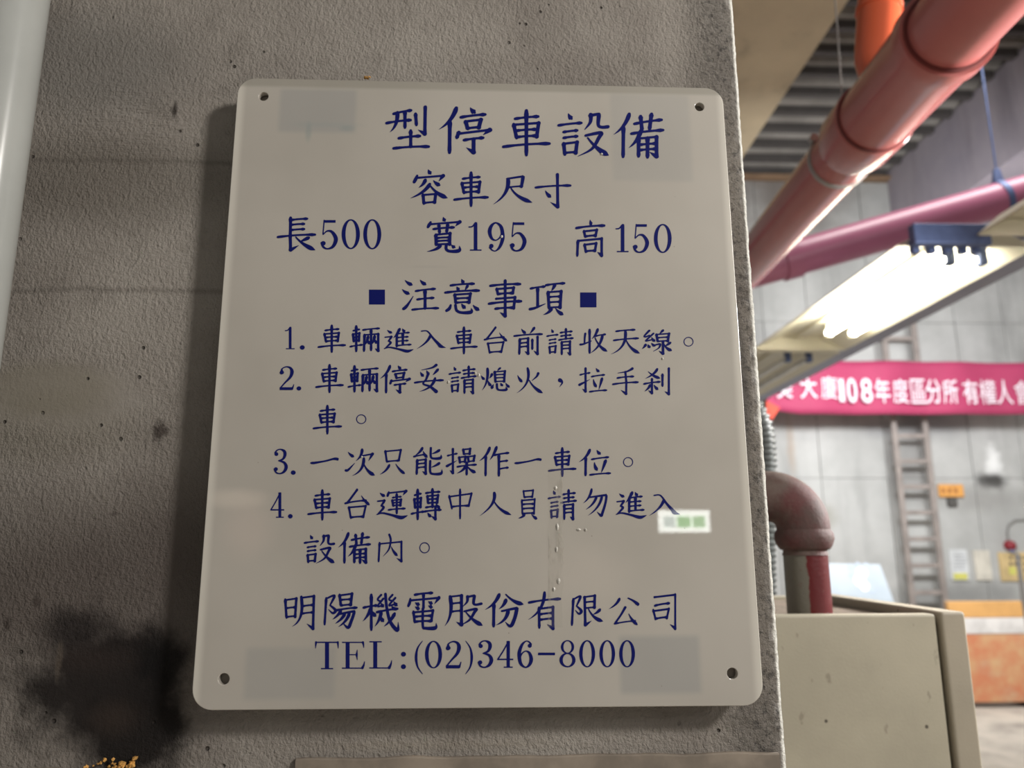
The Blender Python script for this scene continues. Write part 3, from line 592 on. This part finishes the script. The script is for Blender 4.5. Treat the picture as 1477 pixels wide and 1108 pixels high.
crumbs(170,1108,26,11,7,3,'orange crumb of dried foam below the soot stain',WY-.002)
crumbs(192,1103,5,2,1.5,3,'small orange crumb right of the larger foam crumb',WY-.002)
crumbs(120,1107,6,6,1,2.5,'thin row of orange foam specks at bottom left',WY-.002)
crumbs(532,113,5,3,1.2,2.2,'tiny orange foam fleck on top edge of the notice',.004)

# ================================================================ LEFT PIPE
M_WPIPE=paint('pale_grey_pvc',(178,180,176),.2,0,.05,8)
lp=thing('wall_pipe',(0,0,0),'pale grey plastic pipe running up the left of the wall','pipe')
R1=.0225; c1=at(40,200,-.02); 
def right_edge_x():
    # centre so that the silhouette passes px 36 at y 215
    e=at(37,215,-.03); return e.x-R1*1.02
cx=right_edge_x()
MB().tube([(cx,-.03,0),(cx,-.03,2.9)],R1,64).build('pipe_run',M_WPIPE,lp,True)
for z in (.9,2.45): MB().tube([(cx,-.03,z),(cx,-.03,z+.02)],R1+.002,48).box((cx-.05,-.0305,z),(cx-.03,WY+.01,z+.02)).build('pipe_clip',M_GALV,lp,True)

# ================================================================ CABINET, ELBOW PIPE, CONDUIT
CY=.37
tl=at(1100,886,CY); tr_=at(1349,886,CY); zt=tr_.z; xr=tr_.x; xl=xr-.40
dp=.42
cab=thing('control_cabinet',((xl+xr)/2,CY+dp/2,0),'putty coloured steel control cabinet beside the near wall','cabinet')
MB().box((xl,CY+.002,.25),(xr-.003,CY+dp,zt-.010)).build('body',M_DUST,cab)
MB().box((xl,CY,.25),(xr,CY+.02,zt)).build('side_panel',M_CAB,cab,bevel=.003)
MB().box((xl,CY+dp-.02,.25),(xr,CY+dp,zt-.004)).build('rear_panel',M_CAB,cab,bevel=.002)
MB().box((xr-.004,CY+.012,.27),(xr+.0055,CY+dp,zt-.012)).build('door_gap_strip',M_DARK,cab)  # dark strip put in for the shaded gap beside the door
dr=at(1392,884,CY-.004)
MB().box((xr+.005,CY-.004,.23),(dr.x,CY+dp+.01,zt+.003)).build('door',M_CABD,cab,bevel=.0035)
MB().box((dr.x-.0005,CY+.18,.75),(dr.x+.018,CY+.21,.9)).build('handle',M_GALV,cab,bevel=.004)
MB().box((xl+.02,CY+.02,0),(xr-.02,CY+dp-.02,.25)).build('plinth',M_DARK,cab)
# elbow pipe
def redpaint():
    s=NT('chipped_red_paint'); X,Y,Z=s.sep()
    f=s.ramp(s.math('ADD',X,s.math('MULTIPLY',s.math('SUBTRACT',s.noise(60,4),.5),.012)), -.0105+(PXC if False else 0)+PXC, -.0085+PXC)
    c=s.mix(f, lin((102,98,88)), lin((86,14,18))); c=s.mix(s.ramp(s.noise(90,3),.62,.7,0,.35),c,lin((96,60,54)))
    s.bump(s.noise(180,3),.0008,.5); return s.out(c,.38)
PY_=CY+.075; a=at(1134,840,PY_); b=at(1195,840,PY_); PXC=(a.x+b.x)/2; PR=(b.x-a.x)/2
ep=thing('elbow_pipe',(PXC,PY_,zt),'dusty cast iron elbow on short red painted pipe above the cabinet','pipe')
MB().tube([(PXC,PY_,zt-.009),(PXC,PY_,at(1160,797,PY_).z)],PR,48).build('pipe_stub',redpaint(),ep,True)
def ironmat():
    s=NT('dusty_cast_iron'); n=s.t.nodes.new('ShaderNodeNewGeometry'); sp=s.t.nodes.new('ShaderNodeSeparateXYZ'); s.t.links.new(n.outputs['Normal'],sp.inputs[0])
    c=s.mix(s.ramp(s.noise(26,5,.7),.3,.7), lin((88,46,46)), lin((74,56,52)))
    c=s.mix(s.ramp(s.noise(14,4,.6),.45,.65,0,.75), c, lin((98,86,78)))
    s.bump(s.noise(220,4,.7),.0012,.9); return s.out(c,.7)
M_IRON=ironmat()
zc=at(1160,772,PY_).z; ztop=at(1140,683,PY_).z
zs_=[at(1160,y,PY_).z for y in (801,795,790,780)]
mb=MB(); mb.tube([(PXC,PY_,zs_[0]),(PXC,PY_,zs_[1]),(PXC,PY_,zs_[2]),(PXC,PY_,zs_[3])],[PR*1.04,PR*.98,PR*1.06,PR*1.16],48); mb.build('threaded_neck',M_IRON,ep,True)
k=(PY_-CAM.y)/FPX; RC=41*k
mb=MB(); z1=at(1160,793,PY_).z; z2=at(1160,766,PY_).z
mb.tube([(PXC,PY_,z1),(PXC,PY_,z1+2*k),(PXC,PY_,z1+7*k),(PXC,PY_,(z1+z2)/2+2*k),(PXC,PY_,z2-3*k),(PXC,PY_,z2+3*k)],[RC*.80,RC*.86,RC*.93,RC,RC*.98,RC*.88],56); mb.build('collar',M_IRON,ep,True)
# bend: from vertical turning to -x and a little towards the back
RB=37*k; bend=[]; rad=[]; dirh=Vector((-1,.30,0)).normalized(); rr=RB*1.22
base=Vector((PXC,PY_,z2-3*k)); up0=Vector((0,0,10*k))
bend.append(base); rad.append(RB*.98)
for i in range(13):
    t=math.pi/2*i/12; bend.append(base+up0*.8+Vector((0,0,rr*math.sin(t)))+dirh*(rr*(1-math.cos(t)))); rad.append(RB)
e=bend[-1]; bend.append(e+dirh*.02); rad.append(RB)
mb=MB(); mb.tube(bend,rad,56); mb.build('elbow',M_IRON,ep,True)
mb=MB(); e=bend[-1]; mb.tube([e-dirh*.002,e+dirh*.003,e+dirh*.016,e+dirh*.02],[RB*1.02,RC*.98,RC*.98,RB],48); mb.build('collar',M_IRON,ep,True)
mb=MB(); mb.tube([e+dirh*.01,e+dirh*.12],PR,40); mb.build('branch_pipe',redpaint(),ep,True)
# ribbed conduit behind it
FY=CY+.50; mb=MB(); P=[];Rr=[]
k2=(FY-CAM.y)/FPX
ctrl=[(1099,900),(1098,800),(1099,720),(1099,660),(1094,615),(1076,584),(1040,566),(990,560)]
pts=[at(x,y,FY) for x,y in ctrl]; fine=[]
for i in range(len(pts)-1):
    p0=pts[max(i-1,0)];p1=pts[i];p2=pts[i+1];p3=pts[min(i+2,len(pts)-1)]
    for j in range(12):
        t=j/12; fine.append(.5*(2*p1+(p2-p0)*t+(2*p0-5*p1+4*p2-p3)*t*t+(3*p1-p0-3*p2+p3)*t**3))
acc=0; s_=[0]
for i in range(1,len(fine)): acc+=(fine[i]-fine[i-1]).length; s_.append(acc)
step=8.5*k2/4; n=int(acc/step); j=0
for i in range(n):
    d=i*step
    while s_[j+1]<d: j+=1
    t=(d-s_[j])/(s_[j+1]-s_[j]); P.append(fine[j].lerp(fine[j+1],t)); Rr.append((21.0 if i%4 in (0,1) else 18.2)*k2)
mb.tube(P,Rr,28); tag(mb.build('flexible_conduit',paint('black_ribbed_plastic',(62,66,64),.45),None,True),'black ribbed flexible conduit rising behind the elbow pipe','conduit')
ct=thing('junction_box',(pts[0].x,FY+.02,0),'pale grey steel box behind the elbow pipe','box')
z9=at(1099,880,FY).z
MB().box((pts[0].x-.09,FY-.05,0),(pts[0].x+.035,FY+.09,z9+.0)).build('housing',M_DUST,ct,bevel=.004)

# ================================================================ PIPES OVERHEAD
def pipe_one():
    D0=2.5; c0=atd(1150,300,D0); dv=ray(827,677).normalized(); dv=-dv if (dv.y>0) else dv   # towards the camera/upwards right
    # place points by the pixel height where the axis passes
    def along(t): return c0+dv*t
    def tof(py):
        lo,hi=-6,2.3
        for _ in range(60):
            m=(lo+hi)/2; p=along(m)-CAM; y=554-FPX*p.dot(UP)/p.dot(FW)
            if y>py: lo=m
            else: hi=m
        return lo
    r=.0805
    T=thing('drain_pipe',along(0),'thick orange red drain pipe with branch, nearest under the beam','pipe')
    a,b,c=tof(196),tof(168),tof(56)
    MB().tube([along(-6.5),along(b)],r,64).build('pipe_run',M_PIPE,T,True)
    MB().tube([along(c),along(c+.9)],r,64).build('pipe_run',M_PIPE,T,True)
    m=MB(); MB().tube([along(b-.17),along(b-.13),along(b-.004),along(b)],[r*1.0,r*1.16,r*1.17,r*1.12],64).build('bell_socket',M_PIPE,T,True)
    m.tube([along(b-.01),along(b-.0095),along(b+.03),along(b+.05),along(c-.03),along(c-.01),along(c+.0295),along(c+.03)],[r*1.0,r*1.08,r*1.08,r*1.09,r*1.10,r*1.17,r*1.17,r*1.0],64)
    m.build('wye_fitting',M_PIPE,T,True)
    # branch
    t0=tof(150); s0=along(t0); e0=at(1272,-60,s0.y-.02); j0=at(1264,84,s0.y-.01)
    rb=.044
    M_BR=paint('bright_orange_pvc',(208,96,62),.25,0,.05,3)
    MB().tube([s0,s0.lerp(j0,.5),j0,j0.lerp(e0,.12),e0],[rb*.95,rb,rb*1.08,rb*1.1,rb*1.1],48).build('branch_socket',M_BR,T,True)
    up=e0+Vector((.0,0,.5)); dirb=(e0-j0).normalized()
    MB().tube([j0.lerp(e0,.45),j0.lerp(e0,.452),j0.lerp(e0,.50),j0.lerp(e0,.502)],[rb*1.1,rb*1.18,rb*1.18,rb*1.1],48).build('socket_ring',M_BR,T,True)
    MB().tube([e0-dirb*.01,e0+dirb*.9],rb*1.02,48).build('branch_pipe',M_BR,T,True)
    # dark rubber rings
    for t,q_ in ((b+.003,1.135),(c+.031,1.08)):
        MB().tube([along(t-.004),along(t+.004)],r*q_,64).build('seal_ring',paint('dark_seal',(110,48,46),.6),T,True)
    # steel hanger ring and rod
    h=tof(228); MB().tube([along(h-.009),along(h-.0085),along(h+.0085),along(h+.009)],[r,r*1.05,r*1.05,r],64).build('hanger_band',M_GALV,T,True)
    pb=along(h)+(-RT*.7+UP*.5).normalized()*r*1.12; MB().tube([pb-dv*.011,pb+dv*.011],.011,12).build('hanger_bolt',M_GALV,T,True)
    h2=tof(182); p=at(1215,145,along(h2).y); MB().tube([p-Vector((0,.007,0)),p+Vector((0,.007,0))],.009,12).build('hanger_bolt',M_GALV,T,True)
    q=at(1223,20,p.y); MB().tube([p,q+Vector((0,0,1.2))],.002,8).build('hanger_rod',M_GALV,T,True)
pipe_one()
def pipe_two():
    D=4.55
    p=atd(1201,357,D); q=atd(1477,279,D); d=(q-p).normalized(); r=.1055
    T=thing('drain_pipe',p,'red drain pipe with purple flare tint in its colour crossing behind the ceiling lamp','pipe')
    MB().tube([p-d*3.2,p+d*2.6],r,64).build('pipe_run',M_PIPE2,T,True)
    s=atd(1150,372,D); MB().tube([s-d*.1,s-d*.098,s+d*.0,s+d*.002],[r,r*1.1,r*1.1,r],64).build('socket_ring',M_PIPE2,T,True)
    h=atd(1443,288,D); MB().tube([h-d*.018,h-d*.0175,h+d*.0175,h+d*.018],[r,r*1.05,r*1.05,r],64).build('hanger_band',M_BLUE,T,True)
    t=h+Vector((0,0,r)); MB().hexa([t+Vector(v) for v in ((-.03,-.02,-.005),(.03,-.02,-.005),(.03,.02,-.005),(-.03,.02,-.005),(-.016,-.012,.09),(.016,-.012,.09),(.016,.012,.09),(-.016,.012,.09))]).build('hanger_clevis',M_BLUE,T,bevel=.004)
    MB().tube([t+Vector((0,0,.08)),(t.x,t.y,DZ)],.006,10).build('hanger_rod',M_BLUE,T,True)
pipe_two()

# ================================================================ LAMPS
LH=1.1+CAM.z
M_TUBE=emis('fluorescent_tube',(255,250,232),34)
def lamp(y0,y1,lit,label,xa=1.56):
    xb=2.10; xm=(xa+xb)/2
    T=thing('ceiling_lamp',(xm,(y0+y1)/2,LH),label,'lamp','reflector lamps hung in a row')
    t=.004
    g_=(xb-xa)*.3; sec=[(xa,LH),(xa+g_,LH+.075),(xb-g_,LH+.075),(xb,LH)]
    for i,(p,q) in enumerate(zip(sec,sec[1:])):
        MB().hexa([(p[0],y0,p[1]),(q[0],y0,q[1]),(q[0],y1,q[1]),(p[0],y1,p[1]),(p[0],y0,p[1]+t),(q[0],y0,q[1]+t),(q[0],y1,q[1]+t),(p[0],y1,p[1]+t)]).build('reflector_wing' if i!=1 else 'reflector_top',M_CREAM,T)
    for y in (y0,y1): 
        MB().add([(x,y-.003,z) for x,z in sec]+[(x,y+.003,z) for x,z in sec],[(0,1,2,3),(7,6,5,4),(0,3,7,4),(0,4,5,1),(1,5,6,2),(2,6,7,3)]).build('end_plate',M_CREAM,T)
    MB().box((xm-.04,y0+.02,LH+.062),(xm+.04,y1-.02,LH+.0745)).build('gear_tray',M_CREAM,T,bevel=.004)
    for x in ((1.84,1.97) if xa<1.7 else (1.97,)):
        a,b=(2.23 if lit else y0+.14),y1-.36
        MB().tube([(x,a,LH+.0),(x,b,LH+.0)],.019,20).build('tube',M_TUBE if lit else paint('unlit_tube',(225,225,222),.3),T,True)
        for yy in (a,b):
            MB().box((x-.016,yy-.018,LH-.026),(x+.016,yy+.018,LH+.045)).build('lamp_holder',M_BLUE if yy==a else M_CREAM,T,bevel=.003)
    for yy in (y0+.2,y1-.2): MB().box((xm,yy-.015,LH+.10),(2.165,yy+.015,LH+.108)).box((xm-.01,yy-.015,LH+.07),(xm+.01,yy+.015,LH+.108)).build('bracket',M_GALV,T)
    return T
lamp(2.10,3.67,True,'lit twin tube lamp with cream reflector, nearest of the row')
lamp(3.73,5.80,False,'unlit lamp with cream reflector behind the lit one, reaching towards the banner')
lamp(.3,1.99,False,'unlit lamp with cream reflector at the right frame edge, in front of the lit one',1.80)
tl_=thing('lamp_bracket',(1.8,2.62,LH),'blue grey toothed steel bracket between the lit lamp and the nearest unlit one','bracket')
mb=MB().box((1.57,2.00,LH-.03),(1.86,2.04,LH+.05)); mb.build('bracket_plate',M_BLUE,tl_,bevel=.006)
for x in (1.59,1.65,1.71,1.77,1.82): MB().box((x,2.05,LH-.045),(x+.028,2.08,LH+.01)).box((x+.008,2.02,LH-.01),(x+.02,2.07,LH+.01)).build('bracket_tooth',M_BLUE,tl_,bevel=.004)
tray=thing('cable_tray',(2.3,4,LH+.1),'pale bluish metal cable tray running beside the lamps','tray')
MB().box((2.16,1.7,LH+.1),(2.40,7.6,LH+.106)).build('tray_floor',M_LILAC,tray)
for x in (2.16,2.396): MB().box((x,1.7,LH+.1),(x+.004,7.6,LH+.16)).build('tray_side',M_LILAC,tray)
for y in (2.2,7.2): MB().tube([(2.39,y,LH+.106),(2.39,y,DZ)],.003,8).build('hanger_rod',M_BLUE,tray,True)

# ================================================================ BANNER
NY=8.25
M_BAN=paint('crimson_cloth',(172,58,96),.7,0,.06,2)
ban=thing('banner',at(1290,560,NY),'long crimson cloth banner with white Chinese lettering hung across back wall','banner')
def ban_pt(u,v):
    "u 0..1 along, v 0 top 1 bottom"
    x=1106+u*(1520-1106); top=519+u*5; bot=590+min(u*3,.35)*20+u*1
    p=at(x,top+(bot-top)*v,NY); p.y+=.02*math.sin(u*26)+.012*math.sin(v*5+u*9); return p
n=60;m_=8;V=[];F=[]
for i in range(n+1):
    for j in range(m_+1): V.append(ban_pt(i/n,j/m_))
for i in range(n):
    for j in range(m_): q=i*(m_+1)+j; F.append((q,q+m_+1,q+m_+2,q+1))
o=obj('cloth',V,F,M_BAN,ban,True); md=o.modifiers.new('t','SOLIDIFY'); md.thickness=.003; md.offset=1
M_BTXT=paint('white_print',(240,226,234),.7,0,.02)
def text_mesh(body, loc, w, h, mat, parent, name):
    cu=bpy.data.curves.new('t','FONT'); cu.body=body; cu.size=1; cu.offset=.002 if body in '廈度區權會' else .010; t=bpy.data.objects.new('t',cu); COL.objects.link(t)
    dg=bpy.context.evaluated_depsgraph_get(); me=bpy.data.meshes.new_from_object(t.evaluated_get(dg)); bpy.data.objects.remove(t)
    xs=[v.co.x for v in me.vertices]; ys=[v.co.y for v in me.vertices]
    if not xs: return
    x0,x1,y0,y1=min(xs),max(xs),min(ys),max(ys)
    V=[(loc.x+((v.co.x-x0)/(x1-x0)-.5)*w, loc.y, loc.z+((v.co.y-y0)/(y1-y0)-.5)*h) for v in me.vertices]
    F=[list(p.vertices) for p in me.polygons]; return V,F
V=[];F=[]
for ch,px,w in (('美',1131,24),('大',1166,26),('廈',1196,25),('1',1214,8),('0',1229,15),('8',1250,17),('年',1273,23),('度',1299,24),('區',1325,23),('分',1347,25),('所',1371,23),('有',1400,23),('權',1425,25),('人',1449,24),('會',1475,25)):
    u=(px-1106)/(1520-1106); k=(NY-CAM.y)/FPX
    c=at(px,556+ (px-1130)*.012+ (2 if px<1200 else 6),NY-.045)
    r=text_mesh(ch,c,w*k,37*k*(.93 if px<1220 else 1),M_BTXT,ban,'t')
    if r:
        nn=len(V); V+=r[0]; F+=[[i+nn for i in f] for f in r[1]]
o=obj('lettering',V,F,M_BTXT,ban); o['label']='white lettering ending 大廈108年度區分所有權人會'
# ropes that hold the banner
for (x,y,dx) in ((1106,521,-.6),(1520,524,.3)):
    p=at(x,y,NY); MB().tube([p,p+Vector((dx,BY-.02-NY,.12))],.006,8).build('tie_rope',M_GALV,ban,True)
# orange tail at the banner's lower left
p=[at(1106,578,NY-.02),at(1125,588,NY-.02),at(1113,606,NY-.02),at(1106,598,NY-.02)]
obj('corner_tab',p+[v+Vector((0,.004,0)) for v in p],[(0,1,2,3),(7,6,5,4),(0,4,5,1),(1,5,6,2),(2,6,7,3),(3,7,4,0)],paint('orange_red_cloth',(232,84,62),.7),ban)

# ================================================================ THINGS ALONG THE BACK WALL
LY=8.55
def ladder():
    a=at(1302,735,LY); b=at(1348,735,LY); T=thing('ladder',(a.x,LY,0),'worn grey metal ladder standing upright against back wall','ladder')
    zt2=at(1300,455,LY).z; k=(LY-CAM.y)/FPX
    for x in (a.x,b.x): MB().box((x-.032,LY-.02,0),(x+.032,LY+.03,zt2)).build('rail',M_ALU,T,bevel=.006)
    z=at(1320,855,LY).z; dz=at(1320,816,LY).z-z
    z0=z-3*dz
    while z0<0.05: z0+=dz
    while z0<zt2-.1:
        MB().box((a.x+.03,LY-.012,z0-.026),(b.x-.03,LY+.022,z0+.026)).build('rung',M_ALU,T,bevel=.006); z0+=dz
    return T
ladder()
def flat(name,x0,y0,x1,y1,Y,mat,label,cat,th=.01,group=None):
    a=at(x0,y0,Y); b=at(x1,y1,Y); return tag(MB().box((a.x,Y,b.z),(b.x,Y+th,a.z)).build(name,mat,bevel=.003),label,cat,group)
WYB=BY-.035
tg=thing('wall_tag',at(1371,708,WYB),'small orange sign tag on back wall right of the ladder','sign')
a=at(1353,699,WYB);b=at(1390,717,WYB); MB().box((a.x,WYB-.02,b.z),(b.x,WYB+.03,a.z)).build('tag_plate',paint('orange_tag',(222,160,84),.6),tg,bevel=.006)
for i,x in enumerate((1358,1367,1376)):
    c=at(x,708,WYB-.021); MB().box((c.x,c.y,c.z-.03),(c.x+.045,c.y+.004,c.z+.03)).build('mark',paint('brown_print',(170,110,60),.7),tg)
flat('socket_box',1368,718,1382,730,WYB-.03,paint('dark_box',(86,84,80),.7),'small dark socket box under the orange tag','box',.06)
def notice(x0,y0,x1,y1,mat,label,extra=()):
    T=thing('wall_notice',at((x0+x1)/2,(y0+y1)/2,WYB),label,'notice'); a=at(x0,y0,WYB);b=at(x1,y1,WYB)
    MB().box((a.x,WYB-.004,b.z),(b.x,WYB+.03,a.z)).build('sheet',mat,T)
    for (u0,v0,u1,v1,m,nm) in extra:
        c=at(u0,v0,WYB-.006);d=at(u1,v1,WYB-.006); MB().box((c.x,WYB-.007,d.z),(d.x,WYB-.003,c.z)).build(nm,m,T)
P_W=paint('white_paper',(214,216,216),.7); P_C=paint('cream_paper',(216,210,196),.7); P_Y=paint('yellow_board',(214,188,136),.6); P_YS=paint('yellow_strip',(218,214,112),.6); P_K=paint('dark_print',(84,76,66),.7); P_G=paint('grey_print',(176,178,182),.7)
lines=[(1376,y,1393,y+1.6,P_G,'print_line') for y in (800,805,810,815,820)]
notice(1368,793,1399,837,P_W,'white paper notice with yellow foot on back wall',[(1375,827,1396,836,P_YS,'yellow_strip')]+lines)
notice(1404,794,1432,837,P_C,'plain cream paper notice between white notice and yellow board')
ex=[(1455,818,1466,829,P_YS,'yellow_patch')]
for r_,y in enumerate((802,811,820)):
    for x in (1456,1463,1470,1477):
        if not (r_==2 and x<1466): ex.append((x,y,x+4,y+5,P_K,'print_mark'))
notice(1440,797,1490,838,P_Y,'yellow board with dark print below the red alarm bell',ex)
bell=thing('alarm_bell',at(1460,788,WYB-.03),'dark red alarm bell above the yellow board','bell'); c=at(1460,787,WYB-.05); M_BELL=paint('dark_red_enamel',(138,38,48),.4)
MB().tube([c+Vector((0,.09,0)),c+Vector((0,.03,0)),c+Vector((0,-.01,0)),c+Vector((0,-.03,0))],[.062,.062,.05,.02],24).build('gong',M_BELL,bell,True)
MB().tube([c+Vector((0,.085,-.06)),c+Vector((0,.0,-.06))],.03,16).build('clapper_box',paint('blue_grey_lens',(120,130,160),.4),bell,True)
cp=[c+Vector((0,.06,.05)),c+Vector((0,.06,.16)),c+Vector((.03,.06,.24)),c+Vector((.12,.06,.30)),c+Vector((.5,.06,.31))]
tag(MB().tube(cp,.014,10).build('cable_conduit',paint('grey_conduit',(128,126,122),.6),None,True),'thin grey conduit curving from the alarm bell','conduit')
# white panel leaning
def panel():
    Y=6.4; a=at(1150,806,Y); b=at(1289,812,Y); c=at(1304,880,Y); T=thing('white_board',(b.x-.3,Y,0),'pale blue white board with grey round marks leaning behind cabinet','board')
    M=paint('pale_board',(168,178,186),.4,0,.05,4); w=.85
    top=b.z; bx=b.x; 
    V=[(bx-w-.04,Y+.25,top),(bx,Y+.25,top-.02),(bx+.14,Y-.2,0),(bx-w+.1,Y-.2,0)]; V=[Vector(v) for v in V]; V+= [v+Vector((0,.025,0)) for v in V]
    MB().add(V,[(0,3,2,1),(4,5,6,7),(0,1,5,4),(1,2,6,5),(2,3,7,6),(3,0,4,7)]).build('sheet',M,T)
    Mg=paint('grey_mark',(176,188,204),.6); Mw=paint('white_mark',(244,244,244),.6)
    for (px,py,r,mm) in ((1226,818,4,Mg),(1237,815,4,Mg),(1249,816,4,Mg),(1229,829,4,Mg),(1257,851,5,Mg),(1243,826,8,Mw),(1240,838,9,Mw),(1247,846,7,Mw)):
        # lies on the leaning face
        nrm=(V[3]-V[0]).cross(V[1]-V[0]).normalized()
        if nrm.y>0: nrm=-nrm
        d=ray(px,py); t=(V[0]-CAM).dot(nrm)/d.dot(nrm); p=CAM+d*t; k=(p-CAM).dot(FW)/FPX
        MB().tube([p+nrm*.004,p-nrm*.002],r*k,16).build('round_mark',mm,T)
panel()
# orange and white barrier
def barrier():
    Y=6.62; a=at(1366,868,Y); b=at(1474,868,Y); T=thing('barrier',((a.x+b.x)/2,Y,0),'faded orange barrier board with white band on the floor right of cabinet','barrier')
    s=NT('mottled_orange'); c=s.mix(s.ramp(s.noise(3.2,5,.65),.35,.65), lin((196,158,116)), lin((192,118,84))); c=s.mix(s.ramp(s.noise(2.4,4),.55,.7,0,.7),c,lin((186,168,136))); Mo=s.out(c,.6)
    Mo2=paint('plain_orange',(208,158,96),.6,0,.08,4)
    z1=a.z; z2=at(1420,891,Y).z; z3=at(1420,915,Y).z
    MB().box((a.x,Y,z2),(b.x,Y+.05,z1)).build('top_board',Mo2,T,bevel=.006)
    MB().box((a.x,Y-.004,z3+.004),(b.x,Y+.05,z2-.004)).build('white_band',paint('white_band',(218,214,210),.5),T,bevel=.004)
    MB().box((a.x,Y,.05),(b.x,Y+.05,z3)).build('lower_board',Mo,T,bevel=.006)
    for x in (a.x+.03,b.x-.05): MB().box((x,Y+.05,0),(x+.05,Y+.10,z1)).build('post',M_ALU,T,bevel=.004)
    for x in (a.x,b.x-.05): MB().box((x,Y-.1,0),(x+.06,Y+.25,.05)).build('foot',M_DARK,T,bevel=.004)
barrier()
p=at(1481,900,7.6); tag(MB().tube([(p.x,7.6,0),(p.x,7.6,1.35)],.022,16).build('steel_post',paint('grey_post',(120,116,112),.6),None,True),'thin grey steel post right of the orange barrier','post')
# ================================================================ EXIT SIGN behind the camera, seen mirrored in the notice
def exit_sign():
    Yr=-3.6
    def mir(px,py):
        P=at(px,py,0); d=(P-CAM); d=Vector((d.x,-d.y,d.z)); return P+d*((Yr-P.y)/d.y)
    c=[mir(947,735),mir(1022,737),mir(1027,769),mir(952,767)]
    T=thing('exit_light',(c[0]+c[2])/2,'lit white and green exit light mirrored in the notice','light')
    x0=(c[0].x+c[3].x)/2;x1=(c[1].x+c[2].x)/2;z1=(c[0].z+c[1].z)/2;z0=(c[2].z+c[3].z)/2
    MB().box((x0-.006,Yr-.06,z0-.006),(x1+.006,Yr-.002,z1+.006)).build('housing',P_W,T,bevel=.01)
    w=x1-x0;h=z1-z0
    MB().box((x0,Yr-.01,z0),(x1,Yr,z1)).build('diffuser',emis('white_diffuser',(250,255,250),15),T,bevel=.012)
    for (u0,u1,cc,st) in ((.10,.32,(214,240,236),8.5),(.36,.62,(110,220,120),8),(.66,.90,(130,220,140),8)):
        MB().box((x0+w*u0,Yr,z0+h*.22),(x0+w*u1,Yr+.002,z0+h*.72)).build('green_panel',emis('green_diffuser',cc,st),T)
    for x in (x0+.05,x1-.05): MB().tube([(x,Yr-.03,z1),(x,Yr-.03,3.6)],.004,8).build('hanger_rod',M_GALV,T,True)
exit_sign()
